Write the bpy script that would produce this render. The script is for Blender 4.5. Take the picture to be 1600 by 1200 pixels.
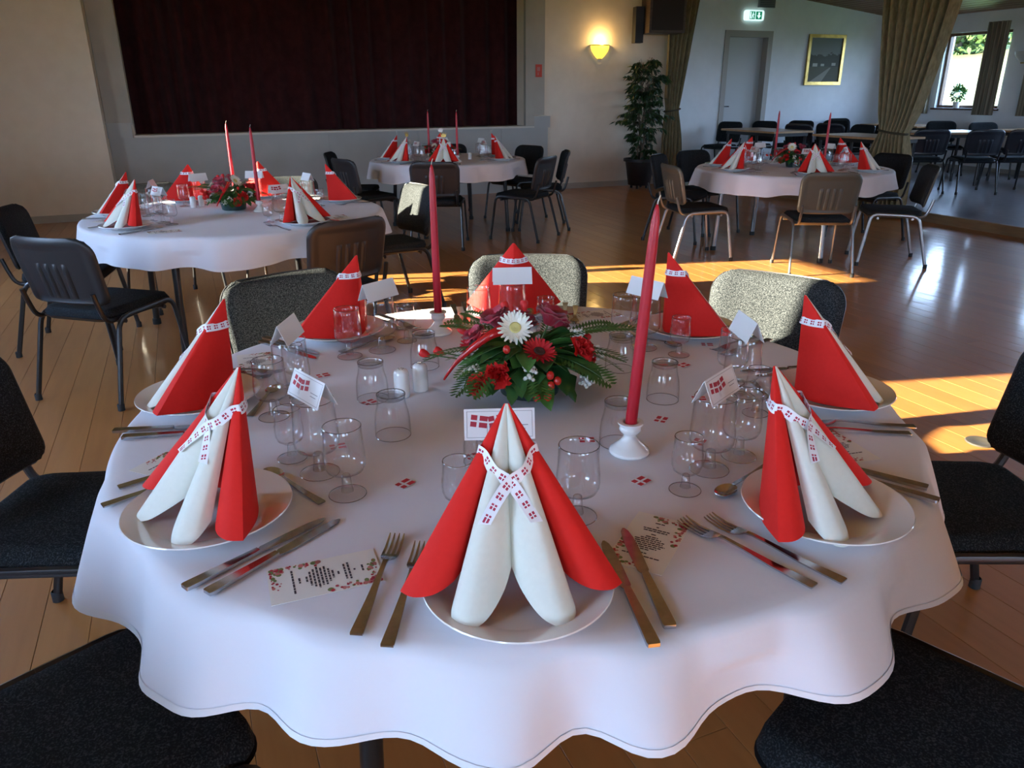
import bpy, math, random
from mathutils import Vector, Matrix

for _o in list(bpy.data.objects):
    bpy.data.objects.remove(_o, do_unlink=True)
SC = bpy.context.scene
COL = SC.collection
PI = math.pi
R = math.radians

# ------------------------------------------------------------------ camera
cam = bpy.data.cameras.new('camera')
cam.sensor_fit = 'HORIZONTAL'
cam.sensor_width = 36.0
cam.lens = 36.0 * 1190.44 / 1600.0
cam.clip_start = 0.05
cam.clip_end = 200
cam_o = bpy.data.objects.new('camera', cam)
COL.objects.link(cam_o)
_p, _y, _r = R(21.0156), R(22.456), R(-0.384)
_f = Vector((math.sin(_y) * math.cos(_p), math.cos(_y) * math.cos(_p), -math.sin(_p)))
_rt0 = Vector((math.cos(_y), -math.sin(_y), 0))
_up0 = _rt0.cross(_f)
_rt = _rt0 * math.cos(_r) + _up0 * math.sin(_r)
_up = _up0 * math.cos(_r) - _rt0 * math.sin(_r)
cam_o.matrix_world = Matrix(((_rt.x, _up.x, -_f.x, 0), (_rt.y, _up.y, -_f.y, 0), (_rt.z, _up.z, -_f.z, 1.42), (0, 0, 0, 1)))
SC.camera = cam_o

# ------------------------------------------------------------------ sky, sun, exposure
SUN_AZ = -14.0      # heading of the sunlight in the floor plan, degrees from +X
SUN_EL = 16.5
world = bpy.data.worlds.new('sky')
SC.world = world
world.use_nodes = True
_nt = world.node_tree
_nt.nodes.clear()
_out = _nt.nodes.new('ShaderNodeOutputWorld')
_bg = _nt.nodes.new('ShaderNodeBackground')
_tc = _nt.nodes.new('ShaderNodeTexCoord')
_sep = _nt.nodes.new('ShaderNodeSeparateXYZ')
_rmp = _nt.nodes.new('ShaderNodeValToRGB')
_nt.links.new(_tc.outputs['Generated'], _sep.inputs[0])
_nt.links.new(_sep.outputs['Z'], _rmp.inputs[0])
_e = _rmp.color_ramp.elements
_e[0].position = 0.0
_e[0].color = (0.54, 0.72, 1.0, 1)
_e[1].position = 0.6
_e[1].color = (0.34, 0.55, 1.0, 1)
_nt.links.new(_rmp.outputs[0], _bg.inputs[0])
_nt.links.new(_bg.outputs[0], _out.inputs[0])
_bg.inputs[1].default_value = 3.6

sun = bpy.data.lights.new('sun', 'SUN')
sun.energy = 13.0
sun.angle = R(0.6)
sun.color = (1.0, 0.85, 0.62)
sun_o = bpy.data.objects.new('sun', sun)
COL.objects.link(sun_o)
_d = Vector((math.cos(R(SUN_AZ)) * math.cos(R(SUN_EL)), math.sin(R(SUN_AZ)) * math.cos(R(SUN_EL)), -math.sin(R(SUN_EL))))
sun_o.rotation_euler = _d.to_track_quat('-Z', 'Y').to_euler()
sun_o.location = (-20, 10, 8)

vs = SC.view_settings
vs.view_transform = 'Standard'
vs.look = 'None'
vs.exposure = 2.60
vs.gamma = 1.0
vs.use_curve_mapping = False
try:
    SC.cycles.max_bounces = 10
    SC.cycles.diffuse_bounces = 5
    SC.cycles.transparent_max_bounces = 24
    SC.cycles.sample_clamp_indirect = 6.0
    SC.cycles.caustics_reflective = False
    SC.cycles.caustics_refractive = False
except Exception:
    pass


def portal(loc, rot, sx, sy):
    l = bpy.data.lights.new('window_daylight', 'AREA')
    l.shape = 'RECTANGLE'
    l.size = sx
    l.size_y = sy
    l.cycles.is_portal = True
    o = bpy.data.objects.new('window_daylight', l)
    COL.objects.link(o)
    o.location = loc
    o.rotation_euler = rot
    return o


# room dimensions (metres)
XL, XO, XW = -2.4, 7.75, 12.5        # left wall, step to the annexe, annexe window wall
YB, YS, YD = -8.0, 10.9, 11.5        # back wall, stage wall, annexe door wall
ZF = 0.10                            # annexe floor
LEFT_WIN = [(-6.3, -5.2), (-3.3, -2.2), (-0.25, 0.92), (3.02, 4.12), (6.17, 7.19)]
LWZ = (0.80, 2.28)
BACK_WIN = [(-1.5, 0.9), (2.6, 5.0)]
BWZ = (0.95, 2.30)
ANX_WIN = [(9.25, 10.45), (6.95, 8.15), (4.7, 5.9), (2.4, 3.6), (0.4, 1.4)]
AWZ = (1.10, 2.30)
for a, b in LEFT_WIN:
    portal((XL - 0.02, (a + b) / 2, sum(LWZ) / 2), (0, -PI / 2, 0), LWZ[1] - LWZ[0], b - a)
for a, b in BACK_WIN:
    portal(((a + b) / 2, YB - 0.02, sum(BWZ) / 2), (PI / 2, 0, 0), b - a, BWZ[1] - BWZ[0])
for a, b in ANX_WIN:
    portal((XW + 0.02, (a + b) / 2, sum(AWZ) / 2), (0, PI / 2, 0), AWZ[1] - AWZ[0], b - a)

# ------------------------------------------------------------------ materials
MATS = {}


def _new(name):
    m = bpy.data.materials.new(name)
    m.use_nodes = True
    MATS[name] = m
    return m, m.node_tree, m.node_tree.nodes['Principled BSDF']


def pm(name, col, rough=0.5, metal=0.0, spec=0.5, coat=0.0, sheen=0.0, trans=0.0, emit=None, estr=0.0, subs=0.0):
    m, nt, b = _new(name)
    b.inputs['Base Color'].default_value = (*col, 1)
    b.inputs['Roughness'].default_value = rough
    b.inputs['Metallic'].default_value = metal
    b.inputs['Specular IOR Level'].default_value = spec
    b.inputs['Coat Weight'].default_value = coat
    b.inputs['Sheen Weight'].default_value = sheen
    b.inputs['Transmission Weight'].default_value = trans
    if emit:
        b.inputs['Emission Color'].default_value = (*emit, 1)
        b.inputs['Emission Strength'].default_value = estr
    return m


def N(nt, t, **kw):
    n = nt.nodes.new(t)
    for k, v in kw.items():
        setattr(n, k, v)
    return n


def math_n(nt, op, a, b=None, c=None):
    n = N(nt, 'ShaderNodeMath', operation=op)
    for i, v in enumerate((a, b, c)):
        if v is None:
            continue
        if isinstance(v, (int, float)):
            n.inputs[i].default_value = v
        else:
            nt.links.new(v, n.inputs[i])
    return n.outputs[0]


def noise_col(name, c1, c2, scale, rough=0.5, detail=3, lo=0.35, hi=0.65, bump=0.0, bscale=None, coord='Object', stretch=None, coat=0.0, spec=0.5, sheen=0.0, metal=0.0):
    m, nt, b = _new(name)
    tc = N(nt, 'ShaderNodeTexCoord')
    src = tc.outputs[coord]
    if stretch:
        mp = N(nt, 'ShaderNodeMapping')
        mp.inputs['Scale'].default_value = stretch
        nt.links.new(src, mp.inputs[0])
        src = mp.outputs[0]
    n = N(nt, 'ShaderNodeTexNoise')
    n.inputs['Scale'].default_value = scale
    n.inputs['Detail'].default_value = detail
    nt.links.new(src, n.inputs['Vector'])
    r = N(nt, 'ShaderNodeValToRGB')
    r.color_ramp.elements[0].position = lo
    r.color_ramp.elements[1].position = hi
    r.color_ramp.elements[0].color = (*c1, 1)
    r.color_ramp.elements[1].color = (*c2, 1)
    nt.links.new(n.outputs['Fac'], r.inputs[0])
    nt.links.new(r.outputs[0], b.inputs['Base Color'])
    b.inputs['Roughness'].default_value = rough
    b.inputs['Coat Weight'].default_value = coat
    b.inputs['Specular IOR Level'].default_value = spec
    b.inputs['Sheen Weight'].default_value = sheen
    b.inputs['Metallic'].default_value = metal
    if bump:
        n2 = N(nt, 'ShaderNodeTexNoise')
        n2.inputs['Scale'].default_value = bscale or scale
        n2.inputs['Detail'].default_value = 4
        nt.links.new(src, n2.inputs['Vector'])
        bp = N(nt, 'ShaderNodeBump')
        bp.inputs['Strength'].default_value = bump
        bp.inputs['Distance'].default_value = 0.01
        nt.links.new(n2.outputs['Fac'], bp.inputs['Height'])
        nt.links.new(bp.outputs[0], b.inputs['Normal'])
    return m


def wood_floor(name, dark, light, rough, coat):
    m, nt, b = _new(name)
    tc = N(nt, 'ShaderNodeTexCoord')
    oi = N(nt, 'ShaderNodeObjectInfo')
    geo = N(nt, 'ShaderNodeNewGeometry')
    mp = N(nt, 'ShaderNodeMapping')
    mp.inputs['Scale'].default_value = (14.0, 1.3, 1.0)
    nt.links.new(geo.outputs['Position'], mp.inputs[0])
    n = N(nt, 'ShaderNodeTexNoise')
    n.inputs['Scale'].default_value = 2.2
    n.inputs['Detail'].default_value = 5
    nt.links.new(mp.outputs[0], n.inputs['Vector'])
    rnd = math_n(nt, 'FRACT', math_n(nt, 'ADD', oi.outputs['Random'], geo.outputs['Random Per Island']))
    f = math_n(nt, 'ADD', math_n(nt, 'MULTIPLY', n.outputs['Fac'], 0.6), math_n(nt, 'MULTIPLY', rnd, 0.32))
    r = N(nt, 'ShaderNodeValToRGB')
    r.color_ramp.elements[0].position = 0.2
    r.color_ramp.elements[1].position = 0.85
    r.color_ramp.elements[0].color = (*dark, 1)
    r.color_ramp.elements[1].color = (*light, 1)
    nt.links.new(f, r.inputs[0])
    nt.links.new(r.outputs[0], b.inputs['Base Color'])
    b.inputs['Roughness'].default_value = rough
    b.inputs['Coat Weight'].default_value = coat
    b.inputs['Coat Roughness'].default_value = 0.12
    n2 = N(nt, 'ShaderNodeTexNoise')
    n2.inputs['Scale'].default_value = 7.0
    n2.inputs['Detail'].default_value = 3
    nt.links.new(geo.outputs['Position'], n2.inputs['Vector'])
    bp = N(nt, 'ShaderNodeBump')
    bp.inputs['Strength'].default_value = 0.10
    bp.inputs['Distance'].default_value = 0.01
    nt.links.new(n2.outputs['Fac'], bp.inputs['Height'])
    nt.links.new(bp.outputs[0], b.inputs['Normal'])
    nt.links.new(bp.outputs[0], b.inputs['Coat Normal'])
    return m


def flag_mat(name, base, red, pu, fu, fv, rough=0.6, x_off=0.0):
    """white band printed with small red flags that carry a white cross; UV.x in metres along the band, UV.y 0..1 across"""
    m, nt, b = _new(name)
    uv = N(nt, 'ShaderNodeUVMap')
    sp = N(nt, 'ShaderNodeSeparateXYZ')
    nt.links.new(uv.outputs[0], sp.inputs[0])
    u = math_n(nt, 'FRACT', math_n(nt, 'ADD', math_n(nt, 'DIVIDE', sp.outputs[0], pu), x_off))
    v = sp.outputs[1]

    def inside(x, lo, hi):
        return math_n(nt, 'MULTIPLY', math_n(nt, 'GREATER_THAN', x, lo), math_n(nt, 'LESS_THAN', x, hi))
    a0, a1 = fu
    b0, b1 = fv
    cu = a0 + (a1 - a0) * 0.42
    cv = (b0 + b1) / 2
    wu = (a1 - a0) * 0.085
    wv = (b1 - b0) * 0.095
    flag = math_n(nt, 'MULTIPLY', inside(u, a0, a1), inside(v, b0, b1))
    cross = math_n(nt, 'MAXIMUM', inside(u, cu - wu, cu + wu), inside(v, cv - wv, cv + wv))
    k = math_n(nt, 'MULTIPLY', flag, math_n(nt, 'SUBTRACT', 1.0, cross))
    mx = N(nt, 'ShaderNodeMix', data_type='RGBA')
    nt.links.new(k, mx.inputs[0])
    mx.inputs[6].default_value = (*base, 1)
    mx.inputs[7].default_value = (*red, 1)
    nt.links.new(mx.outputs[2], b.inputs['Base Color'])
    b.inputs['Roughness'].default_value = rough
    return m


def thin_glass(name, tint, edge, refl=1.0, power=6.0):
    """thin clear glass: see-through with Fresnel reflection, a little denser towards the grazing edges"""
    m = bpy.data.materials.new(name)
    m.use_nodes = True
    MATS[name] = m
    nt = m.node_tree
    nt.nodes.clear()
    out = N(nt, 'ShaderNodeOutputMaterial')
    lw = N(nt, 'ShaderNodeLayerWeight')
    lw.inputs[0].default_value = 0.5
    mx = N(nt, 'ShaderNodeMix', data_type='RGBA')
    mx.inputs[6].default_value = (*tint, 1)
    mx.inputs[7].default_value = (*edge, 1)
    pw = math_n(nt, 'POWER', lw.outputs['Facing'], power)
    nt.links.new(pw, mx.inputs[0])
    tr = N(nt, 'ShaderNodeBsdfTransparent')
    nt.links.new(mx.outputs[2], tr.inputs[0])
    gl = N(nt, 'ShaderNodeBsdfGlossy')
    gl.inputs['Roughness'].default_value = 0.03
    gl.inputs['Color'].default_value = (1, 1, 1, 1)
    fac = math_n(nt, 'MULTIPLY_ADD', math_n(nt, 'POWER', lw.outputs['Facing'], 5.0), 0.6 * refl, 0.045 * refl)
    ms = N(nt, 'ShaderNodeMixShader')
    nt.links.new(fac, ms.inputs[0])
    nt.links.new(tr.outputs[0], ms.inputs[1])
    nt.links.new(gl.outputs[0], ms.inputs[2])
    nt.links.new(ms.outputs[0], out.inputs[0])
    return m


M = MATS
noise_col('plaster_cream', (0.76, 0.67, 0.54), (0.80, 0.71, 0.58), 6, rough=0.85, bump=0.08, bscale=60)
noise_col('plaster_white', (0.78, 0.80, 0.81), (0.82, 0.84, 0.85), 5, rough=0.85, bump=0.05, bscale=60)
noise_col('stage_grey', (0.40, 0.405, 0.38), (0.43, 0.435, 0.41), 4, rough=0.6)
noise_col('frame_beige', (0.40, 0.37, 0.31), (0.44, 0.41, 0.34), 4, rough=0.6)
pm('ledge_white', (0.62, 0.58, 0.50), 0.5)
wood_floor('floor_wood', (0.33, 0.125, 0.030), (0.47, 0.20, 0.055), 0.42, 0.6)
noise_col('floor_linoleum', (0.17, 0.155, 0.16), (0.21, 0.19, 0.195), 9, rough=0.28, coat=0.3)
noise_col('step_wood', (0.20, 0.13, 0.07), (0.28, 0.19, 0.10), 3, rough=0.4, stretch=(8, 1, 8))
noise_col('ceiling_wood', (0.15, 0.065, 0.03), (0.26, 0.12, 0.055), 3, rough=0.5, stretch=(12, 0.6, 12))
noise_col('velvet_maroon', (0.034, 0.009, 0.010), (0.052, 0.013, 0.014), 8, rough=0.9, sheen=0.08, spec=0.1)
noise_col('curtain_khaki', (0.20, 0.165, 0.085), (0.30, 0.25, 0.14), 40, rough=0.9, stretch=(1, 1, 0.3), sheen=0.2, spec=0.2)
noise_col('curtain_stripe', (0.17, 0.14, 0.10), (0.34, 0.30, 0.22), 18, rough=0.9, stretch=(1, 3, 0.05), spec=0.2)
pm('tie_cord', (0.05, 0.04, 0.02), 0.8)
noise_col('ceiling_bounce', (0.46, 0.40, 0.33), (0.55, 0.49, 0.42), 3, rough=0.5, stretch=(12, 0.6, 12))  # unseen hall ceiling, toned pale so that it bounces light down
pm('door_grey', (0.50, 0.51, 0.50), 0.5)
pm('door_frame', (0.36, 0.33, 0.29), 0.5)
noise_col('window_wood', (0.08, 0.035, 0.02), (0.14, 0.06, 0.03), 4, rough=0.4, stretch=(1, 6, 1))
noise_col('linen_white', (0.70, 0.705, 0.76), (0.74, 0.745, 0.80), 3, rough=0.8, bump=0.22, bscale=9, sheen=0.1)
pm('linen_hem', (0.74, 0.75, 0.78), 0.8)
pm('porcelain', (0.80, 0.79, 0.76), 0.12, coat=0.6)
pm('porcelain_white', (0.86, 0.86, 0.84), 0.15, coat=0.5)
noise_col('napkin_red', (0.71, 0.018, 0.013), (0.73, 0.020, 0.015), 120, rough=0.75, spec=0.25)
noise_col('napkin_cream', (0.72, 0.73, 0.65), (0.74, 0.75, 0.67), 120, rough=0.8, spec=0.2)
flag_mat('ribbon_print', (0.84, 0.84, 0.88), (0.42, 0.02, 0.06), 0.0165, (0.18, 0.70), (0.25, 0.75))
flag_mat('flag_paper', (0.80, 0.79, 0.82), (0.52, 0.015, 0.03), 1.0, (0.02, 0.98), (0.02, 0.98))
noise_col('wax_red', (0.44, 0.006, 0.020), (0.48, 0.009, 0.024), 30, rough=0.38, bump=0.05, bscale=40)
pm('wick', (0.75, 0.70, 0.62), 0.8)
noise_col('steel', (0.40, 0.41, 0.44), (0.50, 0.51, 0.54), 60, rough=0.16, metal=1.0)
thin_glass('glass', (0.99, 0.992, 0.995), (0.42, 0.43, 0.45))
thin_glass('glass_base', (0.95, 0.95, 0.95), (0.20, 0.20, 0.21), 1.6, 3.0)
thin_glass('glass_foot', (0.995, 0.995, 0.995), (0.75, 0.75, 0.76), 0.9, 4.5)
thin_glass('glass_rim', (0.62, 0.62, 0.63), (0.22, 0.22, 0.23), 3.0, 2.0)
thin_glass('window_pane', (0.95, 0.97, 0.97), (0.8, 0.85, 0.85))
pm('card_white', (0.80, 0.80, 0.80), 0.7)
pm('menu_paper', (0.78, 0.77, 0.72), 0.7)
pm('print_dark', (0.05, 0.04, 0.05), 0.7)
pm('print_grey', (0.30, 0.29, 0.30), 0.7)
pm('print_red', (0.42, 0.025, 0.045), 0.7)
pm('print_pink', (0.55, 0.20, 0.18), 0.7)
pm('print_green', (0.16, 0.22, 0.07), 0.7)
noise_col('fabric_melange', (0.011, 0.0135, 0.016), (0.085, 0.096, 0.104), 330, rough=0.95, detail=2, lo=0.42, hi=0.72, bump=0.25, bscale=330, spec=0.15)
noise_col('fabric_black', (0.010, 0.0115, 0.013), (0.062, 0.072, 0.076), 300, rough=0.95, detail=2, lo=0.48, hi=0.78, bump=0.2, bscale=300, spec=0.15)
pm('shell_black', (0.018, 0.018, 0.020), 0.42)
pm('shell_olive', (0.085, 0.075, 0.055), 0.45)
pm('shell_brown', (0.028, 0.022, 0.021), 0.42)
pm('shell_navy', (0.014, 0.015, 0.022), 0.35)
pm('tube_black', (0.012, 0.012, 0.013), 0.32)
pm('tube_grey', (0.27, 0.27, 0.27), 0.3, metal=0.85)
pm('rubber', (0.015, 0.015, 0.015), 0.7)
noise_col('table_wood', (0.42, 0.24, 0.11), (0.52, 0.31, 0.15), 5, rough=0.3, stretch=(1, 10, 1))
pm('table_under', (0.20, 0.15, 0.10), 0.6)
noise_col('leaf_dark', (0.026, 0.090, 0.026), (0.055, 0.17, 0.042), 25, rough=0.35)
noise_col('leaf_mid', (0.045, 0.14, 0.026), (0.085, 0.23, 0.045), 25, rough=0.45)
noise_col('fern_green', (0.030, 0.10, 0.022), (0.06, 0.17, 0.035), 25, rough=0.5)
pm('stem_green', (0.07, 0.13, 0.035), 0.5)
noise_col('rose_dark', (0.36, 0.008, 0.030), (0.52, 0.015, 0.055), 30, rough=0.6, sheen=0.3)
noise_col('petal_red', (0.58, 0.010, 0.012), (0.74, 0.022, 0.018), 30, rough=0.6)
noise_col('gerbera_red', (0.46, 0.009, 0.020), (0.60, 0.018, 0.03), 30, rough=0.55)
noise_col('petal_white', (0.80, 0.77, 0.64), (0.88, 0.86, 0.76), 30, rough=0.6)
pm('gerbera_eye', (0.62, 0.56, 0.20), 0.8)
pm('gerbera_eye_dark', (0.05, 0.02, 0.015), 0.8)
noise_col('blossom_white', (0.72, 0.72, 0.66), (0.86, 0.86, 0.80), 80, rough=0.8)
pm('berry_red', (0.58, 0.020, 0.015), 0.18, coat=0.5)
noise_col('chili', (0.42, 0.008, 0.012), (0.60, 0.015, 0.015), 25, rough=0.25, coat=0.5)
pm('bowl_green', (0.025, 0.05, 0.045), 0.45)
pm('pot_black', (0.016, 0.017, 0.02), 0.4)
pm('soil', (0.03, 0.02, 0.012), 0.9)
noise_col('bark', (0.10, 0.075, 0.05), (0.17, 0.13, 0.09), 20, rough=0.9)
noise_col('ficus_leaf', (0.010, 0.032, 0.011), (0.035, 0.080, 0.022), 9, rough=0.4)
noise_col('tree_leaf', (0.014, 0.045, 0.007), (0.055, 0.11, 0.018), 1.2, rough=0.7)
noise_col('grass_bank', (0.045, 0.055, 0.010), (0.11, 0.10, 0.024), 0.6, rough=0.9)
noise_col('lawn', (0.08, 0.14, 0.03), (0.13, 0.19, 0.05), 0.6, rough=0.9)
noise_col('gold_frame', (0.42, 0.28, 0.08), (0.58, 0.40, 0.13), 14, rough=0.32, metal=0.75)
pm('gold_card', (0.62, 0.44, 0.12), 0.35, metal=0.5)
pm('silver_card', (0.62, 0.60, 0.55), 0.35, metal=0.5)
noise_col('speaker_wood', (0.045, 0.026, 0.016), (0.075, 0.045, 0.028), 8, rough=0.5, stretch=(1, 1, 6))
pm('speaker_cloth', (0.028, 0.019, 0.016), 0.9)
pm('black_paint', (0.008, 0.008, 0.009), 0.5)
pm('sign_red', (0.62, 0.06, 0.03), 0.5)
pm('sign_green', (0.0, 0.16, 0.075), 0.5, emit=(0.0, 0.20, 0.10), estr=0.15)
pm('sign_white', (0.8, 0.9, 0.9), 0.5, emit=(0.62, 0.95, 0.92), estr=0.22)
pm('vent_grey', (0.20, 0.19, 0.18), 0.6)
pm('brass', (0.55, 0.40, 0.14), 0.3, metal=0.9)
pm('lamp_glass_lit', (0.9, 0.75, 0.2), 0.4, emit=(1.0, 0.66, 0.06), estr=0.32)
pm('lamp_glass', (0.62, 0.60, 0.54), 0.4)
pm('lamp_opal', (0.75, 0.74, 0.70), 0.3)
pm('metal_plate', (0.045, 0.040, 0.034), 0.55)  # socket cover: shade put into the colour, darker than the bare plate


def paint_mat():
    """the small landscape oil painting: dusky sky, dark trees, pale cottages and a lane (flat print)"""
    m, nt, b = _new('oil_painting')
    uv = N(nt, 'ShaderNodeUVMap')
    sp = N(nt, 'ShaderNodeSeparateXYZ')
    nt.links.new(uv.outputs[0], sp.inputs[0])
    x, y = sp.outputs[0], sp.outputs[1]
    n = N(nt, 'ShaderNodeTexNoise')
    n.inputs['Scale'].default_value = 7
    n.inputs['Detail'].default_value = 5
    nt.links.new(uv.outputs[0], n.inputs['Vector'])
    nz = math_n(nt, 'SUBTRACT', n.outputs['Fac'], 0.5)

    def mix(f, a, bcol):
        mx = N(nt, 'ShaderNodeMix', data_type='RGBA')
        nt.links.new(f, mx.inputs[0])
        if isinstance(a, tuple):
            mx.inputs[6].default_value = (*a, 1)
        else:
            nt.links.new(a, mx.inputs[6])
        mx.inputs[7].default_value = (*bcol, 1)
        return mx.outputs[2]
    yy = math_n(nt, 'ADD', y, math_n(nt, 'MULTIPLY', nz, 0.35))
    c = mix(math_n(nt, 'LESS_THAN', yy, 0.62), (0.17, 0.185, 0.18), (0.06, 0.062, 0.05))
    c2 = mix(math_n(nt, 'LESS_THAN', y, 0.36), c, (0.085, 0.085, 0.06))

    def box(x0, x1, y0, y1):
        a = math_n(nt, 'MULTIPLY', math_n(nt, 'GREATER_THAN', x, x0), math_n(nt, 'LESS_THAN', x, x1))
        bb = math_n(nt, 'MULTIPLY', math_n(nt, 'GREATER_THAN', y, y0), math_n(nt, 'LESS_THAN', y, y1))
        return math_n(nt, 'MULTIPLY', a, bb)
    c3 = mix(box(0.16, 0.30, 0.36, 0.43), c2, (0.42, 0.40, 0.35))
    c3 = mix(box(0.40, 0.50, 0.37, 0.42), c3, (0.40, 0.38, 0.33))
    c3 = mix(box(0.72, 0.84, 0.38, 0.44), c3, (0.36, 0.34, 0.30))
    lane = math_n(nt, 'ABSOLUTE', math_n(nt, 'SUBTRACT', x, math_n(nt, 'ADD', 0.25, math_n(nt, 'MULTIPLY', y, 1.3))))
    lw = math_n(nt, 'MULTIPLY', math_n(nt, 'SUBTRACT', 0.38, y), 0.5)
    k = math_n(nt, 'MULTIPLY', math_n(nt, 'LESS_THAN', lane, lw), math_n(nt, 'LESS_THAN', y, 0.34))
    c4 = mix(k, c3, (0.23, 0.22, 0.18))
    nt.links.new(c4, b.inputs['Base Color'])
    b.inputs['Roughness'].default_value = 0.7
    return m


paint_mat()

# ------------------------------------------------------------------ mesh helpers
KIDS = {}


class MB:
    def __init__(s):
        s.v, s.f, s.uv = [], [], None

    def box(s, x0, x1, y0, y1, z0, z1):
        b = len(s.v)
        s.v += [(x0, y0, z0), (x1, y0, z0), (x1, y1, z0), (x0, y1, z0), (x0, y0, z1), (x1, y0, z1), (x1, y1, z1), (x0, y1, z1)]
        s.f += [(b, b + 3, b + 2, b + 1), (b + 4, b + 5, b + 6, b + 7), (b, b + 1, b + 5, b + 4), (b + 1, b + 2, b + 6, b + 5), (b + 2, b + 3, b + 7, b + 6), (b + 3, b, b + 4, b + 7)]
        return s

    def cbox(s, x0, x1, y0, y1, z0, z1, c=0.003):
        """box with a chamfered top edge"""
        b = len(s.v)
        s.v += [(x0, y0, z0), (x1, y0, z0), (x1, y1, z0), (x0, y1, z0), (x0, y0, z1 - c), (x1, y0, z1 - c), (x1, y1, z1 - c), (x0, y1, z1 - c),
                (x0 + c, y0 + c, z1), (x1 - c, y0 + c, z1), (x1 - c, y1 - c, z1), (x0 + c, y1 - c, z1)]
        s.f += [(b, b + 3, b + 2, b + 1)]
        for k in range(4):
            n = (k + 1) % 4
            s.f += [(b + k, b + n, b + 4 + n, b + 4 + k), (b + 4 + k, b + 4 + n, b + 8 + n, b + 8 + k)]
        s.f += [(b + 8, b + 9, b + 10, b + 11)]
        return s

    def grid(s, fn, nu, nv, closed_u=False):
        b = len(s.v)
        nuu = nu if closed_u else nu + 1
        for j in range(nv + 1):
            for i in range(nuu):
                s.v.append(tuple(fn(i / nu, j / nv)))
        for j in range(nv):
            for i in range(nu):
                i2 = (i + 1) % nuu
                s.f.append((b + j * nuu + i, b + j * nuu + i2, b + (j + 1) * nuu + i2, b + (j + 1) * nuu + i))
        return s

    def lathe(s, prof, n=24, cx=0, cy=0, cap0=False, cap1=False):
        b = len(s.v)
        for r, z in prof:
            for i in range(n):
                a = 2 * PI * i / n
                s.v.append((cx + r * math.cos(a), cy + r * math.sin(a), z))
        for j in range(len(prof) - 1):
            for i in range(n):
                i2 = (i + 1) % n
                s.f.append((b + j * n + i, b + j * n + i2, b + (j + 1) * n + i2, b + (j + 1) * n + i))
        if cap0:
            s.f.append(tuple(b + i for i in reversed(range(n))))
        if cap1:
            k = b + (len(prof) - 1) * n
            s.f.append(tuple(k + i for i in range(n)))
        return s

    def tube(s, pts, r, n=8, r1=None, flat=1.0):
        pts = [Vector(p) for p in pts]
        b = len(s.v)
        m = len(pts)
        prev = None
        for k, p in enumerate(pts):
            t = (pts[min(k + 1, m - 1)] - pts[max(k - 1, 0)]).normalized()
            if prev is None:
                a = Vector((0, 0, 1)) if abs(t.z) < 0.9 else Vector((1, 0, 0))
                u = t.cross(a).normalized()
            else:
                u = (prev - t * prev.dot(t)).normalized()
            w = t.cross(u)
            prev = u
            rr = r if r1 is None else r + (r1 - r) * k / (m - 1)
            for i in range(n):
                a = 2 * PI * i / n
                s.v.append(tuple(p + u * (rr * math.cos(a)) + w * (rr * flat * math.sin(a))))
        for k in range(m - 1):
            for i in range(n):
                i2 = (i + 1) % n
                s.f.append((b + k * n + i, b + k * n + i2, b + (k + 1) * n + i2, b + (k + 1) * n + i))
        s.f.append(tuple(b + i for i in reversed(range(n))))
        s.f.append(tuple(b + (m - 1) * n + i for i in range(n)))
        return s

    def poly(s, pts):
        b = len(s.v)
        s.v += [tuple(p) for p in pts]
        s.f.append(tuple(range(b, b + len(pts))))
        return s

    def prism(s, pts, z0, z1):
        """extrude a planar outline (x, y) between two heights"""
        b = len(s.v)
        n = len(pts)
        s.v += [(x, y, z0) for x, y in pts] + [(x, y, z1) for x, y in pts]
        s.f.append(tuple(b + i for i in reversed(range(n))))
        s.f.append(tuple(b + n + i for i in range(n)))
        for i in range(n):
            j = (i + 1) % n
            s.f.append((b + i, b + j, b + n + j, b + n + i))
        return s

    def ball(s, c, r, n=10, m=6, sz=1.0):
        prof = [(max(1e-4, r * math.sin(PI * k / m)), c[2] - r * sz * math.cos(PI * k / m)) for k in range(m + 1)]
        return s.lathe(prof, n, c[0], c[1])

    def xf(s, mat, start=0):
        for i in range(start, len(s.v)):
            s.v[i] = tuple(mat @ Vector(s.v[i]))
        return s

    def thicken(s, th):
        """give an open sheet a second side at distance th (along vertex normals) with a closed rim"""
        vs_ = [Vector(v) for v in s.v]
        nm = [Vector((0, 0, 0)) for _ in vs_]
        edges = {}
        for f in s.f:
            a, b, c = vs_[f[0]], vs_[f[1]], vs_[f[2]]
            n = (b - a).cross(vs_[f[-1]] - a)
            if n.length < 1e-12:
                n = (b - a).cross(c - a)
            for i in f:
                nm[i] += n
            for i in range(len(f)):
                e = (f[i], f[(i + 1) % len(f)])
                edges[e] = edges.get(e, 0) + 1
        k = len(vs_)
        for v, n in zip(vs_, nm):
            d = n.normalized() if n.length > 1e-14 else Vector((0, 0, 1))
            s.v.append(tuple(v - d * th))
        fs = list(s.f)
        s.f += [tuple(i + k for i in reversed(f)) for f in fs]
        for (a, b) in edges:
            if (b, a) not in edges:
                s.f.append((b, a, a + k, b + k))
        return s

    def mesh(s, name, mat, smooth=True, angle=40):
        me = bpy.data.meshes.new(name)
        me.from_pydata(s.v, [], s.f)
        if s.uv is not None:
            l = me.uv_layers.new(name='UVMap')
            for p in me.polygons:
                for li in p.loop_indices:
                    l.data[li].uv = s.uv[me.loops[li].vertex_index]
        me.materials.append(M[mat] if isinstance(mat, str) else mat)
        if smooth:
            me.polygons.foreach_set('use_smooth', [True] * len(me.polygons))
            try:
                me.set_sharp_from_angle(angle=R(angle))
            except Exception:
                pass
        me.update()
        return me

    def build(s, name, mat, parent=None, loc=None, smooth=True, angle=40):
        return link(name, s.mesh(name, mat, smooth, angle), parent, loc)


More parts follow.
